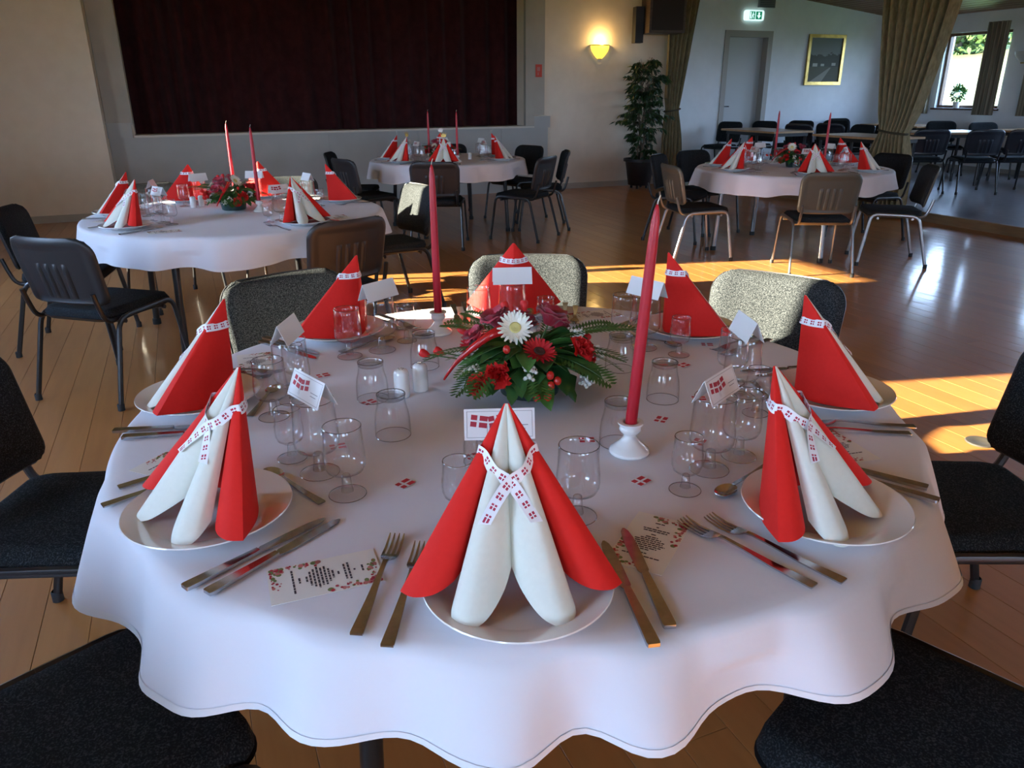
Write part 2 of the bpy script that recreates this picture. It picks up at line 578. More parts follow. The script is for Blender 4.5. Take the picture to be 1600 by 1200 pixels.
def link(name, data, parent=None, loc=None, rot=None, scale=None):
    o = bpy.data.objects.new(name, data)
    COL.objects.link(o)
    if parent is not None:
        o.parent = parent
        KIDS.setdefault(parent.name, []).append(o)
    if loc is not None:
        o.location = loc
    if rot is not None:
        o.rotation_euler = rot
    if scale is not None:
        o.scale = scale
    return o


def tag(o, label=None, cat=None, group=None, kind=None):
    if label:
        o['label'] = label
    if cat:
        o['category'] = cat
    if group:
        o['group'] = group
    if kind:
        o['kind'] = kind
    return o


def empty(name, loc=(0, 0, 0), rz=0):
    o = link(name, None)
    o.location = loc
    o.rotation_euler = (0, 0, rz)
    return o


def copy_tree(o, parent=None):
    c = o.copy()
    COL.objects.link(c)
    if parent is not None:
        c.parent = parent
        KIDS.setdefault(parent.name, []).append(c)
    for ch in KIDS.get(o.name, []):
        copy_tree(ch, c)
    return c


USED = set()


def put(proto, loc, rz=0.0, label=None, group=None, cat=None, scale=None, rot=None):
    """place a thing: the prototype itself the first time, a copy of it and its parts afterwards"""
    if proto.name in USED:
        o = copy_tree(proto)
    else:
        USED.add(proto.name)
        o = proto
    o.location = loc
    o.rotation_euler = rot if rot is not None else (0, 0, rz)
    if scale is not None:
        o.scale = scale if not isinstance(scale, (int, float)) else (scale,) * 3
    tag(o, label, cat, group)
    return o


def struct(name, mb, mat, parent=None, smooth=False):
    o = mb.build(name, mat, parent, smooth=smooth)
    if parent is None:
        o['kind'] = 'structure'
    return o


def catmull(pts, n):
    pts = [Vector(p) for p in pts]
    out = []
    m = len(pts)
    for k in range(m - 1):
        p0, p1, p2, p3 = pts[max(k - 1, 0)], pts[k], pts[k + 1], pts[min(k + 2, m - 1)]
        for i in range(n):
            t = i / n
            out.append(0.5 * ((2 * p1) + (p2 - p0) * t + (2 * p0 - 5 * p1 + 4 * p2 - p3) * t * t + (3 * p1 - p0 - 3 * p2 + p3) * t ** 3))
    out.append(pts[-1])
    return out

# ------------------------------------------------------------------ the setting
def wall_with_holes(axis, pos, th, a0, a1, z0, z1, holes):
    """a wall along Y (axis 'x': constant x) or along X (axis 'y'), thickness th away from the room, with rectangular holes (b0, b1, h0, h1)"""
    mb = MB()

    def bx(b0, b1, h0, h1):
        if b1 - b0 < 1e-4 or h1 - h0 < 1e-4:
            return
        lo, hi = min(pos, pos + th), max(pos, pos + th)
        if axis == 'x':
            mb.box(lo, hi, b0, b1, h0, h1)
        else:
            mb.box(b0, b1, lo, hi, h0, h1)
    cur = a0
    for b0, b1, h0, h1 in sorted(holes):
        bx(cur, b0, z0, z1)
        bx(b0, b1, z0, h0)
        bx(b0, b1, h1, z1)
        cur = b1
    bx(cur, a1, z0, z1)
    return mb


def ceil_z(x):
    return 2.59 + 0.109 * (XW - x) if x > 2.2 else 2.59 + 0.109 * (XW - 2.2) - 0.109 * (2.2 - x)


# floor of narrow boards running towards the stage
floor = struct('floor', MB().box(XL, XO, YB, YS + 0.1, -0.12, -0.018), 'table_under')
BW, BL = 0.131, 2.35
random.seed(5)
planks = []
nx = int(math.ceil((XO - XL) / BW))
for i in range(nx):
    x0 = XL + i * BW
    x1 = min(x0 + BW, XO)
    off = random.uniform(0, BL)
    y = YB - off
    while y < YS:
        a, b = max(y, YB), min(y + BL, YS)
        if b - a > 0.05:
            planks.append((x0, x1, a, b))
        y += BL


def in_view(x, y, z=0.0):
    d = Vector((x, y, z - 1.42))
    w = d.dot(_f)
    if w < 0.3:
        return 0
    px, py = 800 + 1190.44 * d.dot(_rt) / w, 600 - 1190.44 * d.dot(_up) / w
    return 1.0 / w if (-60 < px < 1660 and -60 < py < 1260) else 0


def plank_score(p):
    x0, x1, a, b = p
    return max(in_view((x0 + x1) / 2, a + (b - a) * k / 6) for k in range(7))


planks.sort(key=plank_score, reverse=True)
GAP = 0.0006
pl_mesh = {}
for x0, x1, a, b in planks[:300]:
    key = (round(x1 - x0, 3), round(b - a, 2))
    if key not in pl_mesh:
        w, l = (x1 - x0) / 2 - GAP, (b - a) / 2 - GAP
        pl_mesh[key] = MB().cbox(-w, w, -l, l, -0.018, 0, 0.0009).mesh('plank', 'floor_wood', smooth=False)
    link('plank', pl_mesh[key], floor, ((x0 + x1) / 2, (a + b) / 2, 0))
mb = MB()
for x0, x1, a, b in planks[300:]:
    mb.cbox(x0 + GAP, x1 - GAP, a + GAP, b - GAP, -0.018, 0, 0.0009)
o = mb.build('floor_boards', 'floor_wood', floor, smooth=False)
o['kind'] = 'stuff'

# raised annexe floor with its wooden step edge
af = struct('floor_annexe', MB().box(XO, XW + 0.2, YB, YD + 0.2, -0.12, ZF), 'floor_linoleum')
struct('trim_step', MB().cbox(XO - 0.03, XO + 0.012, YB, YS, 0.0005, ZF + 0.004, 0.006), 'step_wood')

# stage wall, proscenium
st_holes = [(-0.5, 4.72, 0.93, 3.2)]
struct('wall_stage', wall_with_holes('y', YS, 0.25, -0.8, 7.15, 0, 3.9, st_holes), 'plaster_cream')
struct('wall_stage_corner', MB().box(XL, -0.8, 10.5, YS + 0.25, 0, 3.9), 'plaster_cream')
struct('trim_stage_front', MB().box(-0.795, 5.10, YS - 0.03, YS, 0.0, 0.915), 'stage_grey')
# panel joints of the stage front
for xx in (0.55, 1.85, 3.10, 4.35):
    struct('trim_stage_joint', MB().box(xx, xx + 0.012, YS - 0.036, YS - 0.03, 0.02, 0.90), 'stage_grey')
struct('trim_stage_edge', MB().cbox(-0.51, 4.86, YS - 0.075, YS + 0.24, 0.916, 0.945, 0.006), 'ledge_white')
mb = MB().box(-0.795, -0.53, YS - 0.055, YS - 0.0005, 1.085, 3.6)
mb.box(-0.57, -0.50, YS - 0.075, YS - 0.0005, 1.085, 3.6)
struct('trim_stage_pillar_a', mb, 'frame_beige')
struct('trim_stage_base_a', MB().box(-0.798, -0.525, YS - 0.09, YS - 0.031, 0.915, 1.085).box(-0.80, -0.51, YS - 0.095, YS - 0.031, 1.07, 1.09), 'stage_grey')
mb = MB().box(4.72, 4.86, YS - 0.075, YS - 0.0005, 0.947, 3.6)
mb.box(4.86, 5.03, YS - 0.05, YS - 0.0005, 1.09, 3.6)
struct('trim_stage_pillar_b', mb, 'frame_beige')
struct('trim_stage_base_b', MB().box(4.86, 5.12, YS - 0.07, YS - 0.031, 0.915, 1.075), 'stage_grey')
struct('baseboard_stage', MB().cbox(5.10, 7.15, YS - 0.02, YS - 0.0005, 0.0005, 0.085, 0.006), 'frame_beige')
struct('baseboard_corner', MB().cbox(XL + 0.02, -0.8, 10.48, 10.4995, 0.0005, 0.085, 0.006), 'frame_beige')
# stage inside
struct('floor_stage', MB().box(-1.2, 5.4, YS + 0.25, 13.1, 0.80, 0.925), 'step_wood')
struct('wall_stage_back', MB().box(-1.2, 5.4, 13.0, 13.1, 0.925, 4.2), 'black_paint')
struct('wall_stage_side_a', MB().box(-1.3, -1.2, YS + 0.25, 13.1, 0.0, 4.2), 'black_paint')
struct('wall_stage_side_b', MB().box(5.4, 5.5, YS + 0.25, 13.1, 0.0, 4.2), 'black_paint')
struct('ceiling_stage', MB().box(-1.3, 5.5, YS + 0.25, 13.1, 3.62, 3.7), 'black_paint')

# left wall with windows, back wall, right wall stub and beam above the annexe opening
struct('wall_left', wall_with_holes('x', XL, -0.22, YB, 10.6, 0, 3.4, [(a, b, *LWZ) for a, b in LEFT_WIN]), 'plaster_cream')
struct('wall_back', wall_with_holes('y', YB, -0.22, XL - 0.22, XW + 0.2, 0, 4.0, [(a, b, *BWZ) for a, b in BACK_WIN]), 'plaster_cream')
struct('wall_right', MB().box(XO, XO + 0.2, YB, 0.2, 0, 3.6), 'plaster_cream')
struct('wall_return', MB().box(7.15, 7.40, YS, YD + 0.2, 0, 3.6), 'plaster_white')
struct('trim_beam', MB().box(XO - 0.02, XO + 0.16, 0.2, YD, 2.86, 3.12), 'ceiling_wood')
# annexe walls
DX0, DX1, DZ1 = 8.68, 9.58, 2.30
struct('wall_annexe_door', wall_with_holes('y', YD, 0.2, 7.40, XW + 0.2, ZF, 3.6, [(DX0, DX1, ZF, DZ1)]), 'plaster_white')
struct('wall_annexe_window', wall_with_holes('x', XW, 0.22, YB, YD, ZF, 3.2, [(a, b, *AWZ) for a, b in ANX_WIN]), 'plaster_white')
struct('wall_annexe_end', MB().box(XO + 0.2, XW, -0.3, -0.1, ZF, 3.6), 'plaster_white')
struct('baseboard_annexe_a', MB().cbox(7.40, DX0 - 0.01, YD - 0.018, YD - 0.0005, ZF + 0.0005, ZF + 0.07, 0.005), 'door_frame')
struct('baseboard_annexe_b', MB().cbox(XW - 0.018, XW - 0.0005, 0, YD - 0.02, ZF + 0.0005, ZF + 0.07, 0.005), 'door_frame')

# ceilings: boarded wood, sloping down to the annexe windows
ceil_base = MB()
for xa, xb in ((XL - 0.2, 2.2), (2.2, XO)):
    za, zb = ceil_z(xa) + 0.02, ceil_z(xb) + 0.02
    b0 = len(ceil_base.v)
    ceil_base.v += [(xa, YB - 0.2, za), (xb, YB - 0.2, zb), (xb, 13.2, zb), (xa, 13.2, za), (xa, YB - 0.2, za + 0.1), (xb, YB - 0.2, zb + 0.1), (xb, 13.2, zb + 0.1), (xa, 13.2, za + 0.1)]
    ceil_base.f += [tuple(b0 + i for i in f) for f in ((0, 3, 2, 1), (4, 5, 6, 7), (0, 1, 5, 4), (1, 2, 6, 5), (2, 3, 7, 6), (3, 0, 4, 7))]
struct('ceiling', ceil_base, 'ceiling_bounce')
mb = MB()
za, zb = ceil_z(XO) + 0.03, ceil_z(XW + 0.25) + 0.03
mb.v += [(XO, YB, za), (XW + 0.25, YB, zb), (XW + 0.25, YD + 0.2, zb), (XO, YD + 0.2, za), (XO, YB, za + 0.1), (XW + 0.25, YB, zb + 0.1), (XW + 0.25, YD + 0.2, zb + 0.1), (XO, YD + 0.2, za + 0.1)]
mb.f += [(0, 3, 2, 1), (4, 5, 6, 7), (0, 1, 5, 4), (1, 2, 6, 5), (2, 3, 7, 6), (3, 0, 4, 7)]
ca = struct('ceiling_annexe', mb, 'plaster_white')
CW = 0.145
cm = MB().box(-CW / 2 + 0.008, CW / 2 - 0.008, -5.7, 5.7, 0.0, 0.022).mesh('plank', 'ceiling_wood', smooth=False)
x = XO + 0.22
while x < XW:
    link('plank', cm, ca, (x, 5.75, ceil_z(x) + 0.004), (0, math.atan(0.109), 0))
    x += CW


# windows
def window(n, axis, pos, inward, b0, b1, z0, z1, fm='window_wood', fw=0.045, sill=True):
    """a casement: frame, pane, sill; axis 'x' = in a wall of constant x; the panes stand in the depth of the wall"""
    d0 = pos - inward * 0.06
    d1 = pos - inward * 0.13
    lo, hi = min(d0, d1), max(d0, d1)

    def bx(mb, a0, a1, h0, h1, l=lo, h=hi):
        return mb.box(l, h, a0, a1, h0, h1) if axis == 'x' else mb.box(a0, a1, l, h, h0, h1)
    fr = MB()
    bx(fr, b0, b0 + fw, z0, z1)
    bx(fr, b1 - fw, b1, z0, z1)
    bx(fr, b0 + fw, b1 - fw, z0, z0 + fw)
    bx(fr, b0 + fw, b1 - fw, z1 - fw, z1)
    w = struct('window_%d' % n, fr, fm)
    c = (lo + hi) / 2
    pn = MB()
    bx(pn, b0 + fw, b1 - fw, z0 + fw, z1 - fw, c - 0.002, c + 0.002)
    pn.build('pane', 'window_pane', w, smooth=False)
    if sill:
        sl = MB()
        e0, e1 = pos - inward * 0.06, pos + inward * 0.06
        bx(sl, b0 - 0.03, b1 + 0.03, z0 - 0.03, z0 - 0.001, min(e0, e1), max(e0, e1))
        sl.build('sill', fm, w, smooth=False)
    return w


k = 1
for a, b in ANX_WIN:
    window(k, 'x', XW, -1, a, b, *AWZ)
    k += 1
for a, b in LEFT_WIN:
    window(k, 'x', XL, 1, a, b, *LWZ, fm='ledge_white', fw=0.03)
    k += 1
for a, b in BACK_WIN:
    window(k, 'y', YB, 1, a, b, *BWZ, fm='ledge_white')
    k += 1

# door in the annexe
dr = struct('door_1', MB().box(DX0 + 0.05, DX1 - 0.05, YD + 0.125, YD + 0.165, ZF + 0.002, DZ1 - 0.05), 'door_grey')
MB().box(DX0 - 0.045, DX0 + 0.05, YD - 0.018, YD + 0.17, ZF + 0.001, DZ1 + 0.05).box(DX1 - 0.05, DX1 + 0.045, YD - 0.018, YD + 0.17, ZF + 0.001, DZ1 + 0.05).box(DX0 + 0.05, DX1 - 0.05, YD - 0.018, YD + 0.17, DZ1 - 0.05, DZ1 + 0.05).build('door_frame', 'door_frame', dr, smooth=False)
hd = MB().box(DX0 + 0.085, DX0 + 0.115, YD + 0.117, YD + 0.125, 1.02, 1.22).build('handle_plate', 'steel', dr, smooth=False)
MB().tube([(DX0 + 0.10, YD + 0.118, 1.15), (DX0 + 0.10, YD + 0.07, 1.15), (DX0 + 0.12, YD + 0.065, 1.15), (DX0 + 0.21, YD + 0.065, 1.15)], 0.009).build('door_handle', 'steel', dr)

# outside the annexe windows
struct('ground_lawn', MB().poly([(-60, -60, -0.35), (90, -60, -0.35), (90, 80, -0.35), (-60, 80, -0.35)]), 'lawn')
random.seed(3)


def bank(u, v):
    x = 25 + 26 * u
    y = -10 + 70 * v
    return (x, y, -0.4 + 4.6 * (u ** 0.9) + 0.12 * math.sin(y * 1.7) * math.sin(x * 1.3))


struct('ground_bank', MB().grid(bank, 24, 40), 'grass_bank', smooth=True)


def leaf_cloud(c, rx, rz, n, size, seed, mat, name, parent):
    rnd = random.Random(seed)
    mb = MB()
    for _ in range(n):
        while True:
            p = Vector((rnd.uniform(-1, 1), rnd.uniform(-1, 1), rnd.uniform(-1, 1)))
            if 0.35 < p.length < 1:
                break
        p = Vector((p.x * rx, p.y * rx, p.z * rz)) * (0.8 + 0.3 * math.sin(p.x * 5 + seed) * math.sin(p.z * 4)) + Vector(c)
        a = Vector((rnd.gauss(0, 1), rnd.gauss(0, 1), rnd.gauss(0, 1))).normalized()
        b = a.cross(Vector((rnd.gauss(0, 1), rnd.gauss(0, 1), rnd.gauss(0, 1)))).normalized()
        s = size * rnd.uniform(0.6, 1.3)
        mb.poly([p - a * s, p + b * s * 0.5, p + a * s, p - b * s * 0.5])
    o = mb.build(name, mat, parent, smooth=False)
    o['kind'] = 'stuff'
    return o


tree_desc = ['broad leafy tree on the sunny bank outside the annexe window',
             'tall leafy tree further along the bank outside the annexe window',
             'round leafy tree at the top of the grassy bank outside',
             'small leafy tree half hidden by the khaki curtain outside']
for i, (tx, ty, h) in enumerate([(46.5, 38.0, 2.2), (54.5, 43, 2.6), (46, 30.6, 2.0), (53, 36, 2.4)]):
    t = empty('leafy_tree', (tx, ty, 3.3))
    MB().tube([(0, 0, -1.0), (0.1, 0, h * 0.5), (0.1, 0.1, h * 0.9)], 0.3, 8, 0.12).build('trunk', 'bark', t)
    leaf_cloud((0, 0, h), 3.3, 3.4, 2600, 0.28, 11 + i, 'tree_leaf', 'foliage', t)
    tag(t, tree_desc[i], 'tree', 'trees on the bank outside')

# ------------------------------------------------------------------ chairs
def bezier_path(pts, rad, n=5):
    """polyline with rounded corners"""
    pts = [Vector(p) for p in pts]
    out = [pts[0]]
    for k in range(1, len(pts) - 1):
        a, b, c = pts[k - 1], pts[k], pts[k + 1]
        d1 = (a - b)
        d2 = (c - b)
        r = min(rad, d1.length * 0.49, d2.length * 0.49)
        p1, p2 = b + d1.normalized() * r, b + d2.normalized() * r
        for i in range(n + 1):
            t = i / n
            out.append((1 - t) ** 2 * p1 + 2 * t * (1 - t) * b + t * t * p2)
    out.append(pts[-1])
    return out


BT = R(13)


def back_point(u, v, off):
    """backrest surface; u -1..1 across, v 0..1 up, off = distance towards the sitter"""
    Wd, Ht, rt, rb = 0.238, 0.335, 0.085, 0.045
    h = v * Ht
    hw = Wd - 0.012 * (1 - v)
    if h > Ht - rt:
        q = h - (Ht - rt)
        hw += -rt + math.sqrt(max(0, rt * rt - q * q))
    elif h < rb:
        q = rb - h
        hw += -rb + math.sqrt(max(0, rb * rb - q * q))
    x = u * hw
    bow = 0.045 * (x / Wd) ** 2
    y = -0.215 + bow + off * math.cos(BT)
    z = 0.495 + h * math.cos(BT) + off * math.sin(BT)
    y -= h * math.sin(BT)
    return (x, y, z)


def shell_solid(f_front, f_back, nu, nv):
    mb = MB()
    mb.grid(lambda u, v: f_front(u * 2 - 1, v), nu, nv)
    k = len(mb.v)
    mb2 = MB().grid(lambda u, v: f_back(u * 2 - 1, v), nu, nv)
    mb.v += mb2.v
    mb.f = [tuple(reversed(f)) for f in mb.f] + [tuple(i + k for i in f) for f in mb2.f]
    w = nu + 1
    rim = [i for i in range(w)] + [j * w + nu for j in range(1, nv + 1)] + [nv * w + i for i in reversed(range(nu))] + [j * w for j in reversed(range(1, nv))]
    for i in range(len(rim)):
        a, b = rim[i], rim[(i + 1) % len(rim)]
        mb.f.append((a, b, b + k, a + k))
    return mb


def edge_fall(u, v):
    e = min(1 - abs(u), 1e9)
    ev = min(v, 1 - v) * 1.4
    q = min(e, ev)
    return 1 - (1 - min(q / 0.16, 1)) ** 2


def seat_outline(u, v, z, shrink=0.0):
    """plan of the seat: rounded rectangle, slightly narrower at the back"""
    y0, y1 = -0.205 + shrink, 0.235 - shrink
    v = (1 - math.cos(PI * v)) / 2
    y = y0 + (y1 - y0) * v
    hw = 0.205 + 0.028 * v - shrink
    rr = 0.07
    if y1 - y < rr:
        q = rr - (y1 - y)
        hw += -rr + math.sqrt(max(0, rr * rr - q * q))
    if y - y0 < rr:
        q = rr - (y - y0)
        hw += -rr + math.sqrt(max(0, rr * rr - q * q))
    return (u * hw, y, z)


def make_chair(name, pad, shell, tube):
    t = empty(name)
    # seat
    seat = shell_solid(lambda u, v: seat_outline(u, v, 0.437 + 0.028 * edge_fall(u, v) - 0.012 * max(0, v - 0.8) * 5 * 0.6),
                       lambda u, v: seat_outline(u, v, 0.425, 0.004), 16, 26)
    st = seat.build('seat', pad, t, angle=60)
    us = shell_solid(lambda u, v: seat_outline(u, v, 0.4245, -0.002), lambda u, v: seat_outline(u, v, 0.408, 0.012), 12, 26)
    us.build('seat_shell', shell, t, angle=60)
    # backrest: upholstered front, moulded shell behind
    bp = shell_solid(lambda u, v: back_point(u * 0.985, 0.012 + v * 0.976, 0.002 + 0.026 * edge_fall(u, v)), lambda u, v: back_point(u * 0.985, 0.012 + v * 0.976, 0.0), 18, 14)
    bp.build('back_pad', pad, t, angle=60)

    def bk(u, v):
        rim = 0.011 if (abs(u) > 0.80 or v > 0.84 or v < 0.05) else 0.004
        e = 1 - (1 - min(1, min(1 - abs(u), (1 - v) * 1.4, v * 1.4) / 0.07)) ** 2
        return back_point(u, v, -0.0005 - 0.004 - rim * (0.25 + 0.75 * e))
    bs = shell_solid(lambda u, v: back_point(u, v, -0.0006), bk, 30, 24)
    so = bs.build('back_shell', shell, t, angle=50)
    for xr in (-0.075, -0.025, 0.025, 0.075):
        mb = MB()

        def rib(u, v, xr=xr):
            vv = 0.10 + 0.52 * v
            xx = xr / 0.235 + (u - 0.5) * 0.13
            prof = math.sin(PI * u) ** 0.6 * min(1, min(v, 1 - v) / 0.06)
            return back_point(xx, vv, -0.0088 - 0.008 * prof)
        mb.grid(lambda u, v: rib(1 - u, v), 6, 10)
        mb.build('vent_rib', shell, so)
    # frame: each side is a bent tube; front and rear leg
    for s in (-1, 1):
        xs = s * 0.232
        pf = bezier_path([(s * 0.250, 0.265, 0.012), (xs, 0.205, 0.437), (xs, 0.02, 0.432)], 0.06)
        pr = bezier_path([(s * 0.250, -0.275, 0.012), (xs, -0.165, 0.425), (xs, 0.02, 0.432)], 0.06)
        for pth in (pf, pr):
            lg = MB().tube(pth, 0.0135, 8, flat=0.8).build('leg', tube, t)
            p = pth[0]
            MB().lathe([(0.001, 0.0005), (0.0165, 0.0005), (0.0165, 0.03), (0.0135, 0.034)], 10, p.x, p.y).build('foot_cap', 'rubber', lg)
        MB().tube(bezier_path([(s * 0.205, -0.06, 0.419), (s * 0.205, -0.215, 0.415), (s * 0.205, -0.245, 0.50), (s * 0.205, -0.262, 0.565)], 0.06), 0.0115, 8).build('back_support', tube, t)
    for yy in (0.15, -0.12):
        MB().tube([(-0.228, yy, 0.402), (0.228, yy, 0.402)], 0.011, 8).build('cross_bar', tube, t)
    return t


ch_mel = make_chair('stacking_chair', 'fabric_melange', 'shell_black', 'tube_black')
ch_blk = make_chair('stacking_chair', 'fabric_black', 'shell_black', 'tube_black')
ch_brn = make_chair('stacking_chair', 'fabric_black', 'shell_brown', 'tube_black')
ch_olv = make_chair('stacking_chair', 'fabric_black', 'shell_olive', 'tube_grey')
ch_nvy = make_chair('stacking_chair', 'fabric_black', 'shell_navy', 'tube_black')


def chair_at(proto, cx, cy, face, label, group, z=0.0):
    """chair at a floor spot, its sitter looking along the heading `face` (degrees in plan)"""
    return put(proto, (cx, cy, z), R(face - 90), label, group, 'chair')


T1 = (0.64, 1.53)
T2 = (0.262, 4.977)
T3 = (5.204, 5.753)
T4 = (2.64, 8.15)
TZ = 0.745


def ring_chair(proto, T, ang, r, label, group, turn=0.0, shift=(0, 0)):
    a = R(ang)
    chair_at(proto, T[0] + r * math.cos(a) + shift[0], T[1] + r * math.sin(a) + shift[1], ang + 180 + turn, label, group)


G1 = 'chairs around the near table'
ring_chair(ch_mel, T1, 107, 1.035, 'grey melange chair behind the near table in front of the left table', G1, 0)
ring_chair(ch_mel, T1, 65, 1.05, 'sunlit grey chair behind the flowers at the back of the near table', G1, 0)
ring_chair(ch_mel, T1, 21, 1.06, 'grey chair half in sun at the right rear of the near table', G1, 10)
ring_chair(ch_blk, T1, -21, 1.13, 'black chair at the right edge beside the floor sun patch', G1)
ring_chair(ch_blk, T1, -66, 1.03, 'speckled black chair seat in the lower right corner under the cloth', G1, 0, (-0.07, 0.0))
ring_chair(ch_blk, T1, -157.5, 1.03, 'black chair seat in the lower left corner under the cloth', G1)
ring_chair(ch_blk, T1, 157.5, 1.10, 'black chair cut by the left edge of the photo at the near table', G1)
G2 = 'chairs around the left table'
ring_chair(ch_blk, T2, -135, 1.00, 'black chair seen from behind standing away from the left table', G2, 6, (-0.02, -0.06))
ring_chair(ch_brn, T2, -63, 0.80, 'dark brown chair back in front of the left table', G2, -6, (0.02, -0.08))
ring_chair(ch_mel, T2, 13, 1.00, 'grey chair at the right side of the left table with a sunlit strip', G2)
ring_chair(ch_blk, T2, 170, 1.00, 'black chair at the far left edge behind the left table', G2)
ring_chair(ch_mel, T2, 114, 1.06, 'grey chair behind the left pair of napkins at the left table', G2)
ring_chair(ch_mel, T2, 70, 1.08, 'sunlit pale grey chair at the rear of the left table', G2)
G3 = 'chairs around the right table'
ring_chair(ch_olv, T3, 180, 1.05, 'olive shell chair at the left side of the right table', G3, -12)
ring_chair(ch_olv, T3, -118, 0.97, 'olive shell chair with ribbed back in front of the right table', G3, 2)
ring_chair(ch_olv, T3, -66, 0.93, 'chair with grey tube legs seen from its side at the right table', G3, 30)
ring_chair(ch_blk, T3, 2, 1.05, 'black chair between the right table and the tied curtain', G3)
ring_chair(ch_blk, T3, 97, 1.10, 'black chair behind the left napkins of the right table', G3)
ring_chair(ch_blk, T3, 128, 1.05, 'dark chair between the potted plant and the right table', G3)
G4 = 'chairs around the rear table'
ring_chair(ch_blk, T4, -162, 1.02, 'black chair at the left side of the rear table', G4)
ring_chair(ch_blk, T4, 158, 1.02, 'black chair behind the left napkins of the rear table', G4)
ring_chair(ch_blk, T4, -114, 1.00, 'black chair back standing in front of the rear table', G4)
ring_chair(ch_blk, T4, -58, 1.00, 'black chair at the right front of the rear table seen from behind', G4, 8)
ring_chair(ch_blk, T4, -20, 1.02, 'black chair at the right end of the rear table', G4)
ring_chair(ch_blk, T4, 22, 1.02, 'black chair at the right rear of the rear table by the stage', G4)
ring_chair(ch_blk, T4, 72, 1.02, 'black chair behind the candles at the stage side of the rear table', G4)
GA = 'chairs in the annexe'
for cx, cy, fc, lb in [
        (8.38, 11.02, 200, 'black annexe chair at the end of the wooden table below the door'),
        (9.02, 10.92, 200, 'second black annexe chair below the door'),
        (9.18, 9.95, 20, 'black annexe chair in front of the pair below the painting'),
        (9.66, 10.76, 200, 'black annexe chair below the painting behind the left tall candle'),
        (9.72, 9.85, 20, 'black annexe chair below the middle of the painting'),
        (10.30, 10.62, 200, 'rearmost black annexe chair below the painting'),
        (9.25, 9.10, 180, 'black annexe chair behind the wooden table beside the tied curtain'),
        (9.88, 9.22, 180, 'black annexe chair next to the tied curtain behind the wooden table'),
        (11.20, 11.10, 265, 'far black annexe chair in the corner left of the tied curtain'),
        (9.25, 7.80, 62, 'black annexe chair right beside the tied curtain'),
        (9.76, 7.42, 62, 'black annexe chair standing free right of the tied curtain'),
        (10.25, 7.22, 62, 'black annexe chair with pale seat furthest right of its row'),
        (11.45, 9.27, 240, 'black annexe chair below the window sill'),
        (11.55, 8.55, 250, 'black annexe chair at the table by the wall lamp'),
        (8.75, 5.30, 30, 'black annexe chair legs at the right edge above the step')]:
    chair_at(ch_nvy, cx, cy, fc, lb, GA, ZF)

# ------------------------------------------------------------------ round tables with cloths
TR = 0.862


def make_round_table(name, tube):
    t = empty(name)
    MB().lathe([(0.001, 0.705), (TR - 0.02, 0.705), (TR - 0.003, 0.712), (TR - 0.003, 0.735), (TR - 0.012, 0.7405), (0.001, 0.7405)], 64).build('table_top', 'table_wood', t)
    for k in range(4):
        a = PI / 4 + k * PI / 2
        c, s = math.cos(a), math.sin(a)
        lg = MB().tube(bezier_path([(0.52 * c, 0.52 * s, 0.69), (0.66 * c, 0.66 * s, 0.66), (0.70 * c, 0.70 * s, 0.012)], 0.10), 0.021, 10).build('leg', tube, t)
        MB().lathe([(0.001, 0.0005), (0.026, 0.0005), (0.026, 0.035), (0.021, 0.04)], 12, 0.70 * c, 0.70 * s).build('foot_cap', 'rubber', lg)
    MB().lathe([(0.55, 0.66), (0.58, 0.66), (0.58, 0.7045), (0.55, 0.7045), (0.55, 0.66)], 40).build('apron', tube, t)
    return t


rt_b = make_round_table('round_table', 'tube_black')
rt_g = make_round_table('round_table', 'tube_grey')


